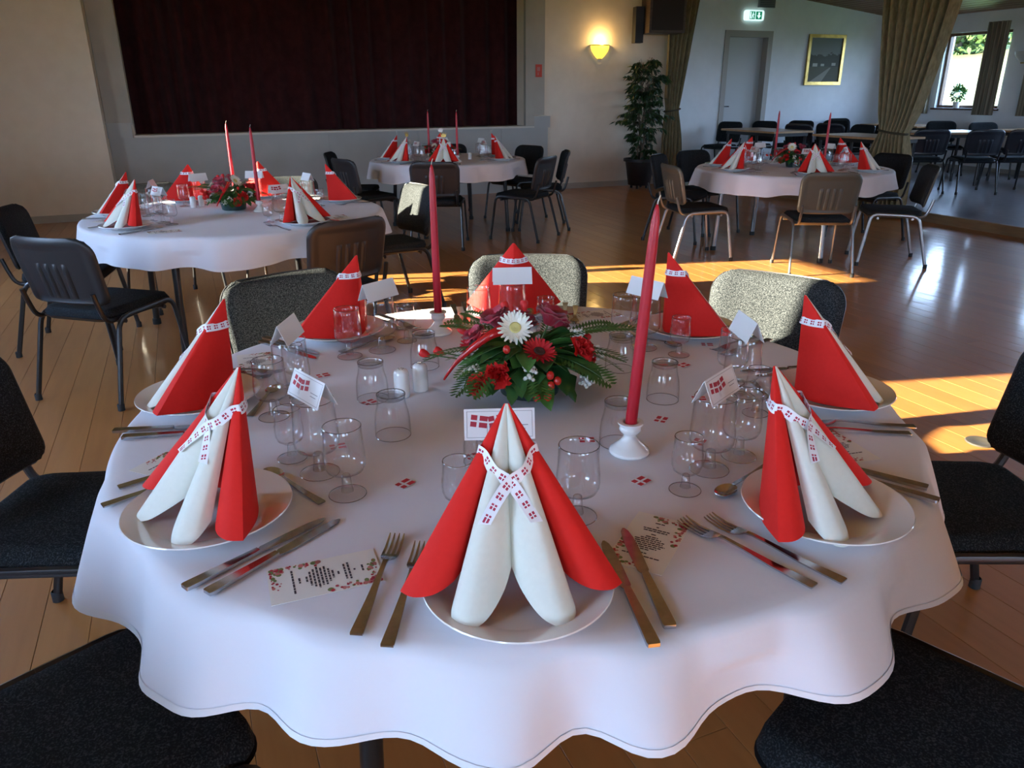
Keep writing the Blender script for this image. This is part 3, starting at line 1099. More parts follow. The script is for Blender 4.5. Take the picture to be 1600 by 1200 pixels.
def cloth_obj(T, rzdeg, seed, n_lobe, phase, drop, scale=1.0, amp=0.034, swing=0.03, mid=0.0, lobes=None):
    rnd = random.Random(seed)
    ph = [rnd.uniform(0, 6.28) for _ in range(6)]
    NA = 320
    rows = []

    def fold(a):
        if lobes:
            d = math.degrees(a)
            q = 0.0
            for c, wd, h in lobes:
                e = (d - c + 180) % 360 - 180
                q += h * math.exp(-(e / wd) ** 2)
            return math.tanh(1.9 * (q - 0.45))
        f = math.cos(n_lobe * (a - phase) + 0.5 * math.sin(2 * a + ph[0]))
        f = 0.70 * f + 0.30 * math.cos((n_lobe * 2 - 3) * a + ph[1])
        f *= 0.75 + 0.35 * math.sin(3 * a + ph[2])
        return f
    prof = []                       # (radius, z, fold weight)
    for r in (0.0001, 0.15, 0.3, 0.45, 0.6, 0.70, 0.78, 0.83):
        prof.append((r, TZ - 0.0005, 0))
    er = 0.022
    for k in range(1, 6):
        a = k / 5 * R(72)
        prof.append((TR - 0.016 + er * math.sin(a), TZ - 0.0005 - er * (1 - math.cos(a)), 0.22 * (k / 5) ** 2))
    r0, z0, _ = prof[-1]
    ns = 10
    for k in range(1, ns + 1):
        t = k / ns
        prof.append((r0 + 0.030 * t, z0, 0.22 + 0.78 * t))
    V, F = [], []
    n_roll = len(prof) - ns
    for j_, (r, z, w) in enumerate(prof):
        for i in range(NA):
            a = 2 * PI * i / NA
            f = fold(a) + 0.10 * math.sin(31 * a + ph[5]) * math.sin(7 * a)
            rr = r + (w ** 0.75) * (0.008 + amp * f)
            if j_ < n_roll + 4:
                rr = max(rr, r)
            dr = drop + min(0.055, swing * (1 - math.cos(a - mid)) / 2)
            zz = z - ((w - 0.22) / 0.78 * dr if j_ >= n_roll else 0.0) + (w * w) * (0.010 * math.sin(5 * a + ph[4]) - 0.010 * f)
            V.append((rr * math.cos(a), rr * math.sin(a), zz))
    for j in range(len(prof) - 1):
        for i in range(NA):
            i2 = (i + 1) % NA
            F.append((j * NA + i, j * NA + i2, (j + 1) * NA + i2, (j + 1) * NA + i))
    mb = MB()
    mb.v, mb.f = V, F
    o = mb.build('tablecloth', 'linen_white', angle=180)
    # stitched hem: a narrow doubled band along the lower edge
    hb = MB()
    ja, jb = len(prof) - 2, len(prof) - 1
    for s_, off in ((0, 0.0015), (1, 0.0006)):
        for i in range(NA):
            p, q = Vector(V[ja * NA + i]), Vector(V[jb * NA + i])
            pt = p.lerp(q, 0.15 if s_ == 0 else 1.0)
            d = Vector((pt.x, pt.y, 0)).normalized() * off
            hb.v.append(tuple(pt + d))
    for i in range(NA):
        i2 = (i + 1) % NA
        hb.f.append((i, i2, NA + i2, NA + i))
    hb.build('hem', 'linen_hem', o, angle=180)
    o.location = (T[0], T[1], 0)
    o.rotation_euler = (0, 0, R(rzdeg))
    o.scale = (scale, scale, 1)
    return o


T1_LOBES = [(-170, 8, 1.0), (-146, 9, 1.0), (-129, 6, 0.75), (-115, 6, 1.0), (-101, 5, 0.8), (-80, 8, 1.0), (-57, 9, 1.0), (-38, 7, 0.8), (-20, 8, 0.9), (0, 7, 0.8)] + [(21 + 22 * k, 8, 0.9) for k in range(7)]
for T, proto, lb, lc, sd, nl, phs, drop, rz, sc_ in [
        (T1, rt_b, 'large round table in the foreground with dark legs under its cloth', 'white linen cloth with wavy hem on the near round table', 4, 13, R(-143), 0.094, 0, 1.0),
        (T2, rt_b, 'round table with black legs in front of the stage at the left', 'white cloth on the left round table before the stage', 8, 12, 0.4, 0.12, 10, 1.0),
        (T3, rt_g, 'round table with grey tube legs before the annexe opening', 'white cloth on the right round table before the annexe', 9, 12, 1.1, 0.12, 30, 1.0),
        (T4, rt_b, 'round table with black legs close to the stage', 'white cloth on the rear round table close to the stage', 10, 12, 2.0, 0.13, 5, 0.96)]:
    put(proto, (T[0], T[1], 0), R(rz), lb, 'round tables', 'table', (sc_, sc_, 1))
    tag(cloth_obj(T, 0, sd, nl, phs, drop, sc_, *((0.056, 0.28, R(-100), T1_LOBES) if T is T1 else ())), lc, 'tablecloth', 'round tablecloths')

# ------------------------------------------------------------------ tableware prototypes
def make_plate():
    o = MB().lathe([(0.001, 0.004), (0.070, 0.004), (0.074, 0.0005), (0.080, 0.0005), (0.086, 0.006), (0.112, 0.013), (0.1355, 0.0205), (0.1378, 0.0225), (0.1368, 0.0245), (0.133, 0.0235),
                    (0.110, 0.0165), (0.098, 0.0115), (0.091, 0.0085), (0.001, 0.0078)], 56).build('dinner_plate', 'porcelain', angle=60)
    return o


AP = Vector((0, 0.092, 0.248))


def cone_sheet(base, nt, tmin=0.015, bulge=0.0, th=0.0012):
    pts = base
    mb = MB()
    n = len(pts) - 1

    def fn(u, v):
        k = u * n
        i = min(int(k), n - 1)
        b = pts[i].lerp(pts[i + 1], k - i)
        t = tmin + (1 - tmin) * v
        return AP + (b - AP) * t
    mb.grid(fn, n, nt)
    mb.thicken(th)
    return mb


CREAM_R = [(0.001, -0.022, 0.056), (0.014, -0.055, 0.038), (0.038, -0.085, 0.018), (0.066, -0.096, 0.0115), (0.083, -0.074, 0.018), (0.074, -0.036, 0.036)]
WING_R = [(0.066, 0.002, 0.046), (0.082, -0.028, 0.040), (0.108, -0.046, 0.033), (0.136, -0.046, 0.030), (0.154, -0.030, 0.0285)]
BACK = [(0.154, -0.030, 0.0285), (0.105, 0.022, 0.0185), (0.055, 0.058, 0.0098), (0.012, 0.080, 0.0098), (0.0, 0.0835, 0.0098), (-0.012, 0.080, 0.0098), (-0.055, 0.058, 0.0098), (-0.105, 0.022, 0.0185), (-0.154, -0.030, 0.0285)]


def mir(c):
    return [(-x, y, z) for x, y, z in c]


def make_napkin(crown=None):
    t = empty('folded_napkin')
    # red sheet: back and the two rolled wings
    curve = catmull(WING_R, 5) + catmull(BACK, 4)[1:] + list(reversed(catmull(mir(WING_R), 5)))[1:]
    cone_sheet(curve, 14).build('red_sheet', 'napkin_red', t, angle=66)
    for c in (CREAM_R, mir(CREAM_R)):
        cv = catmull(c, 6)
        if c is not CREAM_R:
            cv = list(reversed(cv))
        cone_sheet(cv, 14).build('cream_fold', 'napkin_cream', t, angle=60)

    # ribbon: round the back, crossing in front with two loose tails
    def S(b, tt, off):
        b = Vector(b)
        p = AP + (b - AP) * tt
        ax = AP + (Vector((0, 0.0, 0.0)) - AP) * tt
        d = Vector((p.x - ax.x, p.y - ax.y, 0))
        if d.length > 1e-6:
            d.normalize()
        return p + d * off
    half = [((0.058, -0.097, 0.008), 0.53, 0.006), ((0.034, -0.090, 0.012), 0.45, 0.006), ((0.0, -0.086, 0.014), 0.375, 0.006), ((-0.060, -0.094, 0.012), 0.320, 0.004), ((-0.108, -0.058, 0.030), 0.278, 0.004),
            ((-0.154, -0.030, 0.0285), 0.262, 0.003), ((-0.105, 0.022, 0.0185), 0.255, 0.003), ((-0.055, 0.058, 0.0098), 0.247, 0.003), ((0.0, 0.0835, 0.0098), 0.246, 0.003)]
    pa = [S(*h) for h in half]
    pb = [S((-b[0], b[1], b[2]), tt, off + (0.0022 if i < 4 else 0)) for i, (b, tt, off) in enumerate(half)]
    path = catmull(pa + list(reversed(pb))[1:], 5)
    rb = MB()
    rb.uv = []
    L = 0.0
    hw = 0.0086
    m = len(path)
    for k, p in enumerate(path):
        tg = (path[min(k + 1, m - 1)] - path[max(k - 1, 0)]).normalized()
        frac = max(0.0, min(1.0, (AP.z - p.z) / AP.z))
        ax = AP + (Vector((0, 0, 0)) - AP) * frac
        od = Vector((p.x - ax.x, p.y - ax.y, 0.25 * math.hypot(p.x - ax.x, p.y - ax.y))).normalized()
        wd = tg.cross(od).normalized()
        if k:
            L += (p - path[k - 1]).length
        sk = 0.007 if k == 0 else (-0.007 if k == m - 1 else 0)
        rb.v += [tuple(p - wd * hw + tg * sk * 0), tuple(p + wd * hw - tg * sk)]
        rb.uv += [(L, 0.0), (L, 1.0)]
    rb.f = [(2 * k, 2 * k + 2, 2 * k + 3, 2 * k + 1) for k in range(m - 1)]
    rb.build('ribbon', 'ribbon_print', t, angle=180)
    if crown:
        mb = MB()
        w = 0.030
        pts = [(-w * 0.7, 0), (w * 0.7, 0), (w, 0.034), (w * 0.55, 0.022), (w * 0.30, 0.042), (0, 0.026), (-w * 0.30, 0.042), (-w * 0.55, 0.022), (-w, 0.034)]
        mb.prism([(x, y) for x, y in pts], -0.0012, 0.0012)
        mb.xf(Matrix.Translation((0, 0.092, 0.250)) @ Matrix.Rotation(PI / 2, 4, 'X'))
        for x, z in ((-w, 0.036), (-w * 0.3, 0.044), (w * 0.3, 0.044), (w, 0.036)):
            mb.ball((x, 0.092, 0.250 + z), 0.0045, 8, 5)
        mb.tube([(0, 0.088, 0.215), (0, 0.092, 0.254)], 0.0012, 5)
        mb.build('paper_crown', crown, t, smooth=False)
    return t


def make_glass(h, rim, belly, foot, stem_r, stem_h):
    """stemmed glass: foot, stout stem, shouldered bowl"""
    t = empty('stemmed_glass')
    b0 = 0.007 + stem_h
    th = 0.0013
    outer = [(stem_r, b0), (belly * 0.58, b0 + 0.003), (belly * 0.86, b0 + 0.009), (belly * 0.975, b0 + 0.018), (belly, b0 + 0.028), (belly * 0.99, b0 + 0.040), (rim * 1.035, b0 + (h - b0) * 0.62), (rim * 1.005, b0 + (h - b0) * 0.82), (rim, h)]
    inner = [(max(r - th, 0.0006), z + (0.003 if i < 2 else 0)) for i, (r, z) in enumerate(outer)]
    inner[0] = (0.0006, b0 + 0.005)
    MB().lathe(outer + [(rim - th * 0.4, h + 0.0008)] + list(reversed(inner)), 28).build('bowl', 'glass', t, angle=80)
    MB().lathe([(0.0006, 0.0076), (stem_r * 1.5, 0.0076), (stem_r * 1.15, b0 * 0.55), (stem_r, b0 - 0.001), (stem_r * 0.8, b0), (0.0006, b0)], 28).build('stem', 'glass_base', t, angle=60)
    MB().lathe([(0.0006, 0.0006), (foot, 0.0006), (foot, 0.0022), (foot * 0.72, 0.0042), (stem_r * 1.5, 0.0072), (0.0006, 0.0074)], 28).build('foot', 'glass_foot', t, angle=60)
    for rr, zz in ((rim - th * 0.5, h + 0.0006), (foot, 0.0015)):
        MB().tube([(rr * math.cos(2 * PI * k / 28), rr * math.sin(2 * PI * k / 28), zz) for k in range(29)], 0.0008, 5).build('rim', 'glass_rim', t)
    return t


def make_tumbler():
    """upturned tumbler: rim on the cloth, thick base uppermost"""
    t = empty('upturned_tumbler')
    h = 0.094
    outer = [(0.0375, 0.0006), (0.0378, 0.012), (0.0372, 0.035), (0.0352, 0.052), (0.0315, 0.066), (0.0295, 0.078), (0.0298, h - 0.004)]
    inner = [(r - 0.0014, z) for r, z in outer]
    MB().lathe(list(reversed(inner)) + outer, 30).build('wall', 'glass', t, angle=80)
    MB().lathe([(0.0006, h - 0.012), (0.0280, h - 0.010), (0.0290, h - 0.006), (0.0306, h - 0.003), (0.0302, h), (0.0262, h), (0.0245, h - 0.0035), (0.0006, h - 0.0045)], 30).build('base', 'glass_base', t, angle=50)
    for rr, zz in ((0.0371, 0.0014), (0.0292, h - 0.0008)):
        MB().tube([(rr * math.cos(2 * PI * k / 30), rr * math.sin(2 * PI * k / 30), zz) for k in range(31)], 0.0008, 5).build('rim', 'glass_rim', t)
    return t


def flat_bar(path_w, z, th=0.0022):
    """outline along +Y with half widths; returns an MB prism following heights z(y)"""
    mb = MB()
    n = len(path_w)
    for (y, w), zz in zip(path_w, z):
        mb.v += [(-w, y, zz), (w, y, zz), (w, y, zz + th), (-w, y, zz + th)]
    for k in range(n - 1):
        a, b = 4 * k, 4 * k + 4
        mb.f += [(a, a + 1, b + 1, b), (a + 1, a + 2, b + 2, b + 1), (a + 2, a + 3, b + 3, b + 2), (a + 3, a, b, b + 3)]
    mb.f += [(3, 2, 1, 0), (4 * n - 4, 4 * n - 3, 4 * n - 2, 4 * n - 1)]
    return mb


def make_fork():
    """dinner fork lying along +Y, tines forward"""
    t = empty('dinner_fork')
    hy = [(-0.118, 0.0085), (-0.115, 0.0092), (-0.05, 0.0066), (0.0, 0.0042), (0.035, 0.0036), (0.046, 0.0046)]
    hz = [0.0010, 0.0010, 0.0025, 0.0065, 0.0085, 0.0075]
    flat_bar(hy, hz, 0.0026).build('handle', 'steel', t, angle=30)
    hd = flat_bar([(0.046, 0.0046), (0.053, 0.0098), (0.062, 0.0128), (0.070, 0.0134)], [0.0075, 0.0050, 0.0026, 0.0014], 0.002)
    for k in range(4):
        x = -0.0114 + k * 0.0076
        st = len(hd.v)
        tb = flat_bar([(0.069, 0.0021), (0.090, 0.0019), (0.112, 0.0016), (0.120, 0.0007)], [0.0014, 0.0012, 0.0052, 0.0085], 0.0016)
        hd.f += [tuple(i + st for i in f) for f in tb.f]
        hd.v += [(vx + x, vy, vz) for vx, vy, vz in tb.v]
    hd.build('tines', 'steel', t, angle=30)
    return t


def make_knife():
    t = empty('dinner_knife')
    flat_bar([(-0.128, 0.0080), (-0.124, 0.0092), (-0.06, 0.0074), (-0.012, 0.0058), (-0.004, 0.0048)], [0.0008, 0.0008, 0.0008, 0.001, 0.0016], 0.0058).build('handle', 'steel', t, angle=30)
    flat_bar([(-0.004, 0.0048), (0.004, 0.0088), (0.05, 0.0098), (0.095, 0.0090), (0.115, 0.0062), (0.124, 0.0016)], [0.0024, 0.0022, 0.0018, 0.0014, 0.0012, 0.0012], 0.0014).build('blade', 'steel', t, angle=30)
    return t


def make_spoon():
    t = empty('dessert_spoon')
    flat_bar([(-0.092, 0.0070), (-0.09, 0.0078), (-0.03, 0.0050), (0.02, 0.0036), (0.040, 0.0034)], [0.001, 0.001, 0.003, 0.007, 0.0075], 0.0024).build('handle', 'steel', t, angle=30)
    mb = MB()

    def fn(u, v):
        a = 2 * PI * u
        r = v
        x, y = 0.017 * r * math.cos(a), 0.065 + 0.027 * r * math.sin(a)
        return (x, y, 0.001 + 0.0072 * r * r)
    mb.grid(fn, 18, 5, closed_u=True)
    mb.thicken(-0.0012)
    mb.build('spoon_bowl', 'steel', t, angle=60)
    return t


def make_name_card(flags=True):
    """folded tent card, ridge along X, printed with crossed flags, standing astride a glass rim"""
    t = empty('name_card')
    w, h, an = 0.057, 0.050, R(24)
    for s in (-1, 1):
        mb = MB().box(-w, w, -0.0004, 0.0004, -h, 0)
        mb.xf(Matrix.Rotation(s * an, 4, 'X'))
        mb.build('panel', 'card_white', t, smooth=False)
    if flags:
        mt = Matrix.Rotation(-an, 4, 'X')
        for k, (cx, ro) in enumerate(((-0.033, R(8)), (-0.004, R(-10)))):
            mb = MB()
            for x0, x1 in ((-0.0135, -0.0035), (0.0005, 0.0135)):
                for z0, z1 in ((-0.0095, -0.0014), (0.0014, 0.0095)):
                    mb.poly([(x0, 0, z0), (x1, 0, z0), (x1, 0, z1), (x0, 0, z1)])
            mb.xf(mt @ Matrix.Translation((cx, -0.0009, -0.020)) @ Matrix.Rotation(ro, 4, 'Y'))
            mb.build('printed_flag', 'print_red', t, smooth=False)
        mb = MB()
        for x0, x1, z0, z1 in ((-0.053, 0.053, -0.0045, -0.0038), (-0.053, 0.053, -0.0462, -0.0455), (-0.053, -0.0523, -0.0455, -0.0045), (0.0523, 0.053, -0.0455, -0.0045),
                               (-0.0205, -0.0197, -0.041, -0.028), (-0.0165, -0.0157, -0.041, -0.028), (0.020, 0.046, -0.0275, -0.0262), (0.022, 0.042, -0.0335, -0.0322)):
            mb.poly([(x0, 0, z0), (x1, 0, z0), (x1, 0, z1), (x0, 0, z1)])
        mb.xf(mt @ Matrix.Translation((0, -0.0009, 0)))
        mb.build('printed_border', 'print_grey', t, smooth=False)
    return t


def make_menu():
    """printed menu card: lines of small text, roses and flags in two corners"""
    t = empty('menu_card')
    MB().box(-0.0455, 0.0455, -0.081, 0.081, 0, 0.0006).build('card', 'menu_paper', t, smooth=False)
    rnd = random.Random(2)
    tx = MB()
    z = 0.0010
    lines = [(0.056, 0.016), (0.044, 0.005), (0.036, 0.044), (0.030, 0.040), (0.020, 0.008), (0.012, 0.020), (0.0065, 0.034), (0.001, 0.050), (-0.0045, 0.046), (-0.010, 0.056), (-0.0155, 0.046), (-0.021, 0.036), (-0.0265, 0.014),
             (-0.037, 0.014), (-0.046, 0.060)]
    for y, w in lines:
        x = -w / 2
        while x < w / 2:
            l = rnd.uniform(0.004, 0.009)
            e = min(x + l, w / 2)
            tx.poly([(x, y - 0.0015, z), (e, y - 0.0015, z), (e, y + 0.0015, z), (x, y + 0.0015, z)])
            x += l + 0.0012
    tx.build('printed_text', 'print_dark', t, smooth=False)['kind'] = 'stuff'

    def blobs(n, mat, seed, rmin, rmax, zz, name):
        r_ = random.Random(seed)
        mb = MB()
        for _ in range(n):
            s = r_.choice((-1, 1))
            a, b = r_.random() ** 1.4, r_.random() ** 1.4
            if r_.random() < 0.5:
                x, y = s * (0.043 - 0.012 * a), s * (0.077 - 0.075 * b)
            else:
                x, y = s * (0.043 - 0.060 * a), s * (0.077 - 0.014 * b)
            rr = r_.uniform(rmin, rmax)
            x = max(-0.0445 + rr, min(0.0445 - rr, x))
            y = max(-0.080 + rr, min(0.080 - rr, y))
            mb.poly([(x + rr * math.cos(k * PI / 4 + a), y + rr * (0.7 + 0.3 * b) * math.sin(k * PI / 4 + a), zz) for k in range(8)])
        mb.build(name, mat, t, smooth=False)['kind'] = 'stuff'
    blobs(44, 'print_green', 4, 0.0022, 0.005, 0.0008, 'printed_leaves')
    blobs(34, 'print_pink', 5, 0.002, 0.005, 0.00095, 'printed_blossoms')
    blobs(60, 'print_red', 6, 0.0012, 0.0036, 0.0011, 'printed_roses')
    return t


plate = make_plate()
napkin = make_napkin()
napkin_gold = make_napkin('gold_card')
napkin_silver = make_napkin('silver_card')
g_small = make_glass(0.106, 0.0255, 0.0280, 0.0285, 0.0065, 0.026)
g_med = make_glass(0.134, 0.0340, 0.0372, 0.0335, 0.0075, 0.034)
g_big = make_glass(0.150, 0.0390, 0.0425, 0.0370, 0.0085, 0.036)
tumbler = make_tumbler()
fork = make_fork()
knife = make_knife()
spoon = make_spoon()
card = make_name_card(True)
menu = make_menu()
rs = random.Random(17)


def setting(T, ang, rp, where, table, near, crown=None, menu_on=True, nap_scale=1.0, nap_turn=0.0, lean=0.0, menu_pose=None, card_turn=0.0, glass_in=0.0, big_dx=0.0, nap_off=(0.0, 0.0), cutlery=True):
    a = R(ang)
    fx, fy = -math.cos(a), -math.sin(a)
    rx, ry = -math.sin(a), math.cos(a)
    px, py = T[0] - rp * fx, T[1] - rp * fy
    rz = a + PI / 2

    def W(x, y, z=0.0):
        return (px + x * rx + y * fx, py + x * ry + y * fy, TZ + z)
    S = where + ' ' + table
    put(plate, W(0, 0), rz, 'white plate under the %s' % ('napkin at the ' + S), table + ' plates', 'plate')
    pn = {'gold_card': napkin_gold, 'silver_card': napkin_silver}.get(crown, napkin)
    cr = {'gold_card': ' with gold crown', 'silver_card': ' with silver crown'}.get(crown, '')
    put(pn, W(nap_off[0], nap_off[1], 0.0005), rz + R(nap_turn), '%snapkin cone%s at the %s' % ('' if crown else 'red and cream ', cr, S), table + ' napkins', 'napkin', nap_scale)
    j = lambda q: rs.uniform(-q, q)
    gi = 0.205 + glass_in
    gl = [(g_small, -0.098 + j(.008), gi + j(.008), 'small'), (g_big, big_dx + j(.008), gi + 0.012 + j(.006), 'large'), (g_med, 0.098 + j(.008), gi + j(.008), 'medium')]
    for p, x, y, nm in gl:
        put(p, W(x, y, 0.0004), rz, '%s stemmed glass at the %s' % (nm, S), table + ' glasses', 'glass')
        if nm == 'large':
            put(card, W(x, y, 0.1975), rz + R(card_turn) + j(0.15), 'folded name card on a glass at the %s' % S, table + ' name cards', 'name card')
    if not near:
        if cutlery:
            put(fork, W(-0.165, 0.0, 0.0004), rz + R(-4), 'steel fork beside the plate at the %s' % S, table + ' forks', 'fork')
            put(knife, W(0.160, -0.005, 0.0004), rz + R(4), 'steel knife beside the plate at the %s' % S, table + ' knives', 'knife')
    else:
        put(fork, W(-0.200 + j(.006), 0.034 + j(.01), 0.0004), rz + R(-5) + j(.03), 'outer steel fork at the %s' % S, table + ' forks', 'fork')
        put(fork, W(-0.163 + j(.004), 0.006 + j(.01), 0.0004), rz + R(-5) + j(.03), 'inner steel fork at the %s' % S, table + ' forks', 'fork')
        put(knife, W(0.158 + j(.004), 0.0 + j(.01), 0.0004), rz + R(7) + j(.03), 'inner steel knife at the %s' % S, table + ' knives', 'knife')
        put(knife, W(0.190 + j(.006), 0.034 + j(.01), 0.0004), rz + R(8) + j(.03), 'outer steel knife at the %s' % S, table + ' knives', 'knife')
        put(spoon, W(0.012 + j(.01), 0.152, 0.0004), rz + R(90) + j(.05), 'dessert spoon above the plate at the %s' % S, table + ' spoons', 'spoon')
        put(tumbler, W(-0.03 + j(.05), 0.41 + j(.015), 0.0004), rz, 'upturned tumbler in front of the %s' % S, table + ' tumblers', 'tumbler')
    if menu_on:
        mx, my, mr = menu_pose or (0.275, 0.05, -20)
        put(menu, W(mx, my, 0.0006), rz + R(mr), 'printed menu card beside the knives at the %s' % S, table + ' menu cards', 'menu card')


NT = 'near table'
RP = 0.74
setting(T1, 247.5, RP, 'frontmost setting of the', NT, True, big_dx=-0.035, nap_scale=(1.0, 1.0, 1.05), nap_turn=3, nap_off=(-0.010, 0.0), menu_pose=(0.212, 0.130, -28))
setting(T1, 202.5, RP, 'front left setting of the', NT, True, nap_turn=5, menu_pose=(0.290, 0.043, -24))
setting(T1, 157.5, RP, 'left setting of the', NT, True, menu_pose=(0.345, 0.09, -24))
setting(T1, 112.5, RP, 'rear left setting of the', NT, True, nap_turn=16, menu_pose=(0.300, 0.06, -24))
setting(T1, 67.5, RP, 'rear setting behind flowers on the', NT, True, menu_on=False)
setting(T1, 22.5, RP, 'rear right setting of the', NT, True, nap_turn=-24, menu_pose=(0.32, 0.05, -24))
setting(T1, 337.5, RP, 'right setting of the', NT, True, menu_on=False)
setting(T1, 292.5, RP, 'front right setting of the', NT, True, nap_turn=-2, nap_off=(-0.028, 0.016), menu_pose=(0.275, 0.10, -30))

LT, RTB, BT_ = 'left table', 'right table', 'rear table'
for ang, w in ((163, 'left setting of the'), (-148, 'front left setting of the'), (-64, 'front setting of the'), (18, 'right setting of the'), (71, 'sunlit rear setting of the'), (113, 'rear left setting of the')):
    setting(T2, ang, 0.70, w, LT, False, menu_on=ang in (163, -148, -64))
for ang, w in ((137, 'leftmost setting of the'), (180, 'front left setting of the'), (93, 'rear left setting of the'), (-116, 'front setting of the'), (-61, 'rightmost setting of the'), (4, 'rear right setting of the')):
    setting(T3, ang, 0.66, w, RTB, False, menu_on=ang in (180, -116))
for ang, w, cr in ((-158, 'front left setting of the', 'gold_card'), (156, 'rear left setting of the', 'silver_card'), (-112, 'front setting of the', 'gold_card'), (-42, 'front right setting of the', None), (8, 'rear right setting of the', 'silver_card'), (80, 'stage side setting of the', 'silver_card')):
    setting(T4, ang, 0.63, w, BT_, False, crown=cr, menu_on=False)

# ------------------------------------------------------------------ candles and holders
def make_holder(n=32):
    return MB().lathe([(0.001, 0.0006), (0.039, 0.0006), (0.0405, 0.003), (0.0385, 0.008), (0.029, 0.016), (0.019, 0.026), (0.0128, 0.036), (0.0130, 0.040), (0.0190, 0.045), (0.0222, 0.051), (0.0205, 0.057), (0.0165, 0.060), (0.0180, 0.0615), (0.0255, 0.063), (0.0255, 0.066), (0.0170, 0.0668), (0.0125, 0.064), (0.0120, 0.050), (0.001, 0.050)], n).build('candle_holder', 'porcelain_white', angle=60)


def make_candle():
    t = empty('taper_candle')
    MB().lathe([(0.001, 0.0), (0.0113, 0.0), (0.0115, 0.03), (0.0108, 0.22), (0.0095, 0.36), (0.0080, 0.405), (0.0048, 0.428), (0.0018, 0.436), (0.0005, 0.437)], 20).build('wax', 'wax_red', t, angle=70)
    MB().tube([(0, 0, 0.434), (0.0006, 0, 0.442), (0.003, 0, 0.449), (0.005, 0.001, 0.452)], 0.0011, 6).build('wick', 'wick', t)
    return t


holder = make_holder()
candle = make_candle()
for x, y, tx, ty, wl, s in [(0.740, 1.180, 3.2, 1.4, 'right of the flowers on the near table', 1.0), (0.634, 2.105, -0.3, 0.5, 'behind the flowers on the near table', 1.0),
                            (0.390, 4.95, 0, 0, 'right of the flowers on the left table', 1.0), (0.300, 5.72, 0, 0, 'behind the flowers on the left table', 1.0),
                            (5.300, 6.12, 0, 0, 'left of the flowers on the right table', 1.0), (5.250, 5.42, 0.5, 0, 'right of the flowers on the right table', 1.0),
                            (2.610, 7.74, 0, 0, 'right of the flowers on the rear table', 1.0), (2.430, 8.14, 0, 0, 'behind the flowers on the rear table', 1.0)]:
    put(holder, (x, y, TZ + 0.0004), 0, 'white porcelain candle holder ' + wl, 'candle holders', 'candle holder')
    put(candle, (x, y, TZ + 0.0508), 0, 'tall red taper candle ' + wl, 'taper candles', 'candle', s, rot=(R(ty), R(tx), 0))

# ------------------------------------------------------------------ salt and pepper
def make_shaker(n_holes):
    t = empty('shaker')
    MB().lathe([(0.001, 0.0006), (0.0175, 0.0006), (0.0185, 0.003), (0.0185, 0.052), (0.0178, 0.060), (0.0150, 0.066), (0.0095, 0.069), (0.001, 0.070)], 24).build('body', 'porcelain_white', t, angle=70)
    for k in range(n_holes):
        a = k * 2 * PI / n_holes
        x, y = 0.006 * math.cos(a), 0.006 * math.sin(a)
        MB().lathe([(0.0001, 0.0702), (0.0011, 0.0702), (0.0011, 0.0690)], 8, x, y).build('hole', 'black_paint', t)
    return t


put(make_shaker(5), (0.401, 1.652, TZ + 0.0004), 0, 'white porcelain shaker nearer the camera left of the flowers', 'salt and pepper', 'shaker')
put(make_shaker(3), (0.452, 1.672, TZ + 0.0004), 0.4, 'white porcelain shaker half hidden behind its twin', 'salt and pepper', 'shaker')
put(make_shaker(5), (0.02, 5.30, TZ + 0.0004), 0, 'white shaker left of the flowers on the left table', 'salt and pepper', 'shaker')
put(make_shaker(3), (0.07, 5.34, TZ + 0.0004), 0, 'second white shaker left of the flowers on the left table', 'salt and pepper', 'shaker')
put(make_shaker(5), (2.83, 7.98, TZ + 0.0004), 0, 'white shaker on the rear table beside the right candle', 'salt and pepper', 'shaker')

# ------------------------------------------------------------------ paper flags scattered on the near cloth
fm = MB()
fm.box(-0.0165, 0.0165, -0.0125, 0.0125, 0, 0.0004)
fm.uv = [((x + 0.0165) / 0.033, (y + 0.0125) / 0.025) for x, y, z in fm.v]
fme = fm.mesh('paper_flag', 'flag_paper', smooth=False)
flags = [(0.2929, 1.2278, 30, 'left of the front napkin'), (0.6883, 1.2619, -20, 'in front of the white candle holder'), (0.6974, 1.0647, 20, 'between the front and front right settings'), (0.2519, 1.8716, 10, 'behind the upturned tumbler of the left setting'),
         (0.8869, 1.2908, 40, 'right of the white candle holder'), (1.1369, 1.5701, 15, 'right of the tall candle'), (0.4990, 1.8488, -10, 'beside the two shakers'), (0.9820, 1.7468, 5, 'behind the right of the flowers'),
         (1.0357, 1.3605, -25, 'beside the front right glasses'), (0.3200, 1.6454, 25, 'between the two left tumblers'), (0.4477, 1.2849, 5, 'behind the front name card'), (0.8947, 1.1627, 35, 'left of the front right small glass'),
         (0.2082, 1.4359, 0, 'beside the front left glasses'), (1.2980, 1.6889, -30, 'before the rear right setting')]
for x, y, r_, w in flags:
    o = link('paper_flag', fme, None, (x, y, TZ + 0.0009), (0, 0, R(r_)))
    tag(o, 'small red paper flag with white cross lying ' + w, 'paper flag', 'paper flags on the near table')

# ------------------------------------------------------------------ flower arrangements
def frame_to(direction, roll=0.0):
    """rotation taking local +Z to `direction`"""
    d = Vector(direction).normalized()
    return d.to_track_quat('Z', 'Y').to_matrix().to_4x4() @ Matrix.Rotation(roll, 4, 'Z')


def petal(mb, mt, l, w, cup, base=0.0, tip=0.6, nu=3, nv=3):
    st = len(mb.v)

    def fn(u, v):
        s = (u - 0.5) * 2
        ww = w * math.sin(PI * (0.12 + 0.88 * v) ** tip * 0.93 + 0.08) if v < 1 else w * 0.25
        return (s * ww, base + l * v * math.cos(cup * v), l * v * math.sin(cup * v) + 0.25 * w * (1 - s * s) * -0.6)
    mb.grid(fn, nu, nv)
    mb.xf(mt, st)


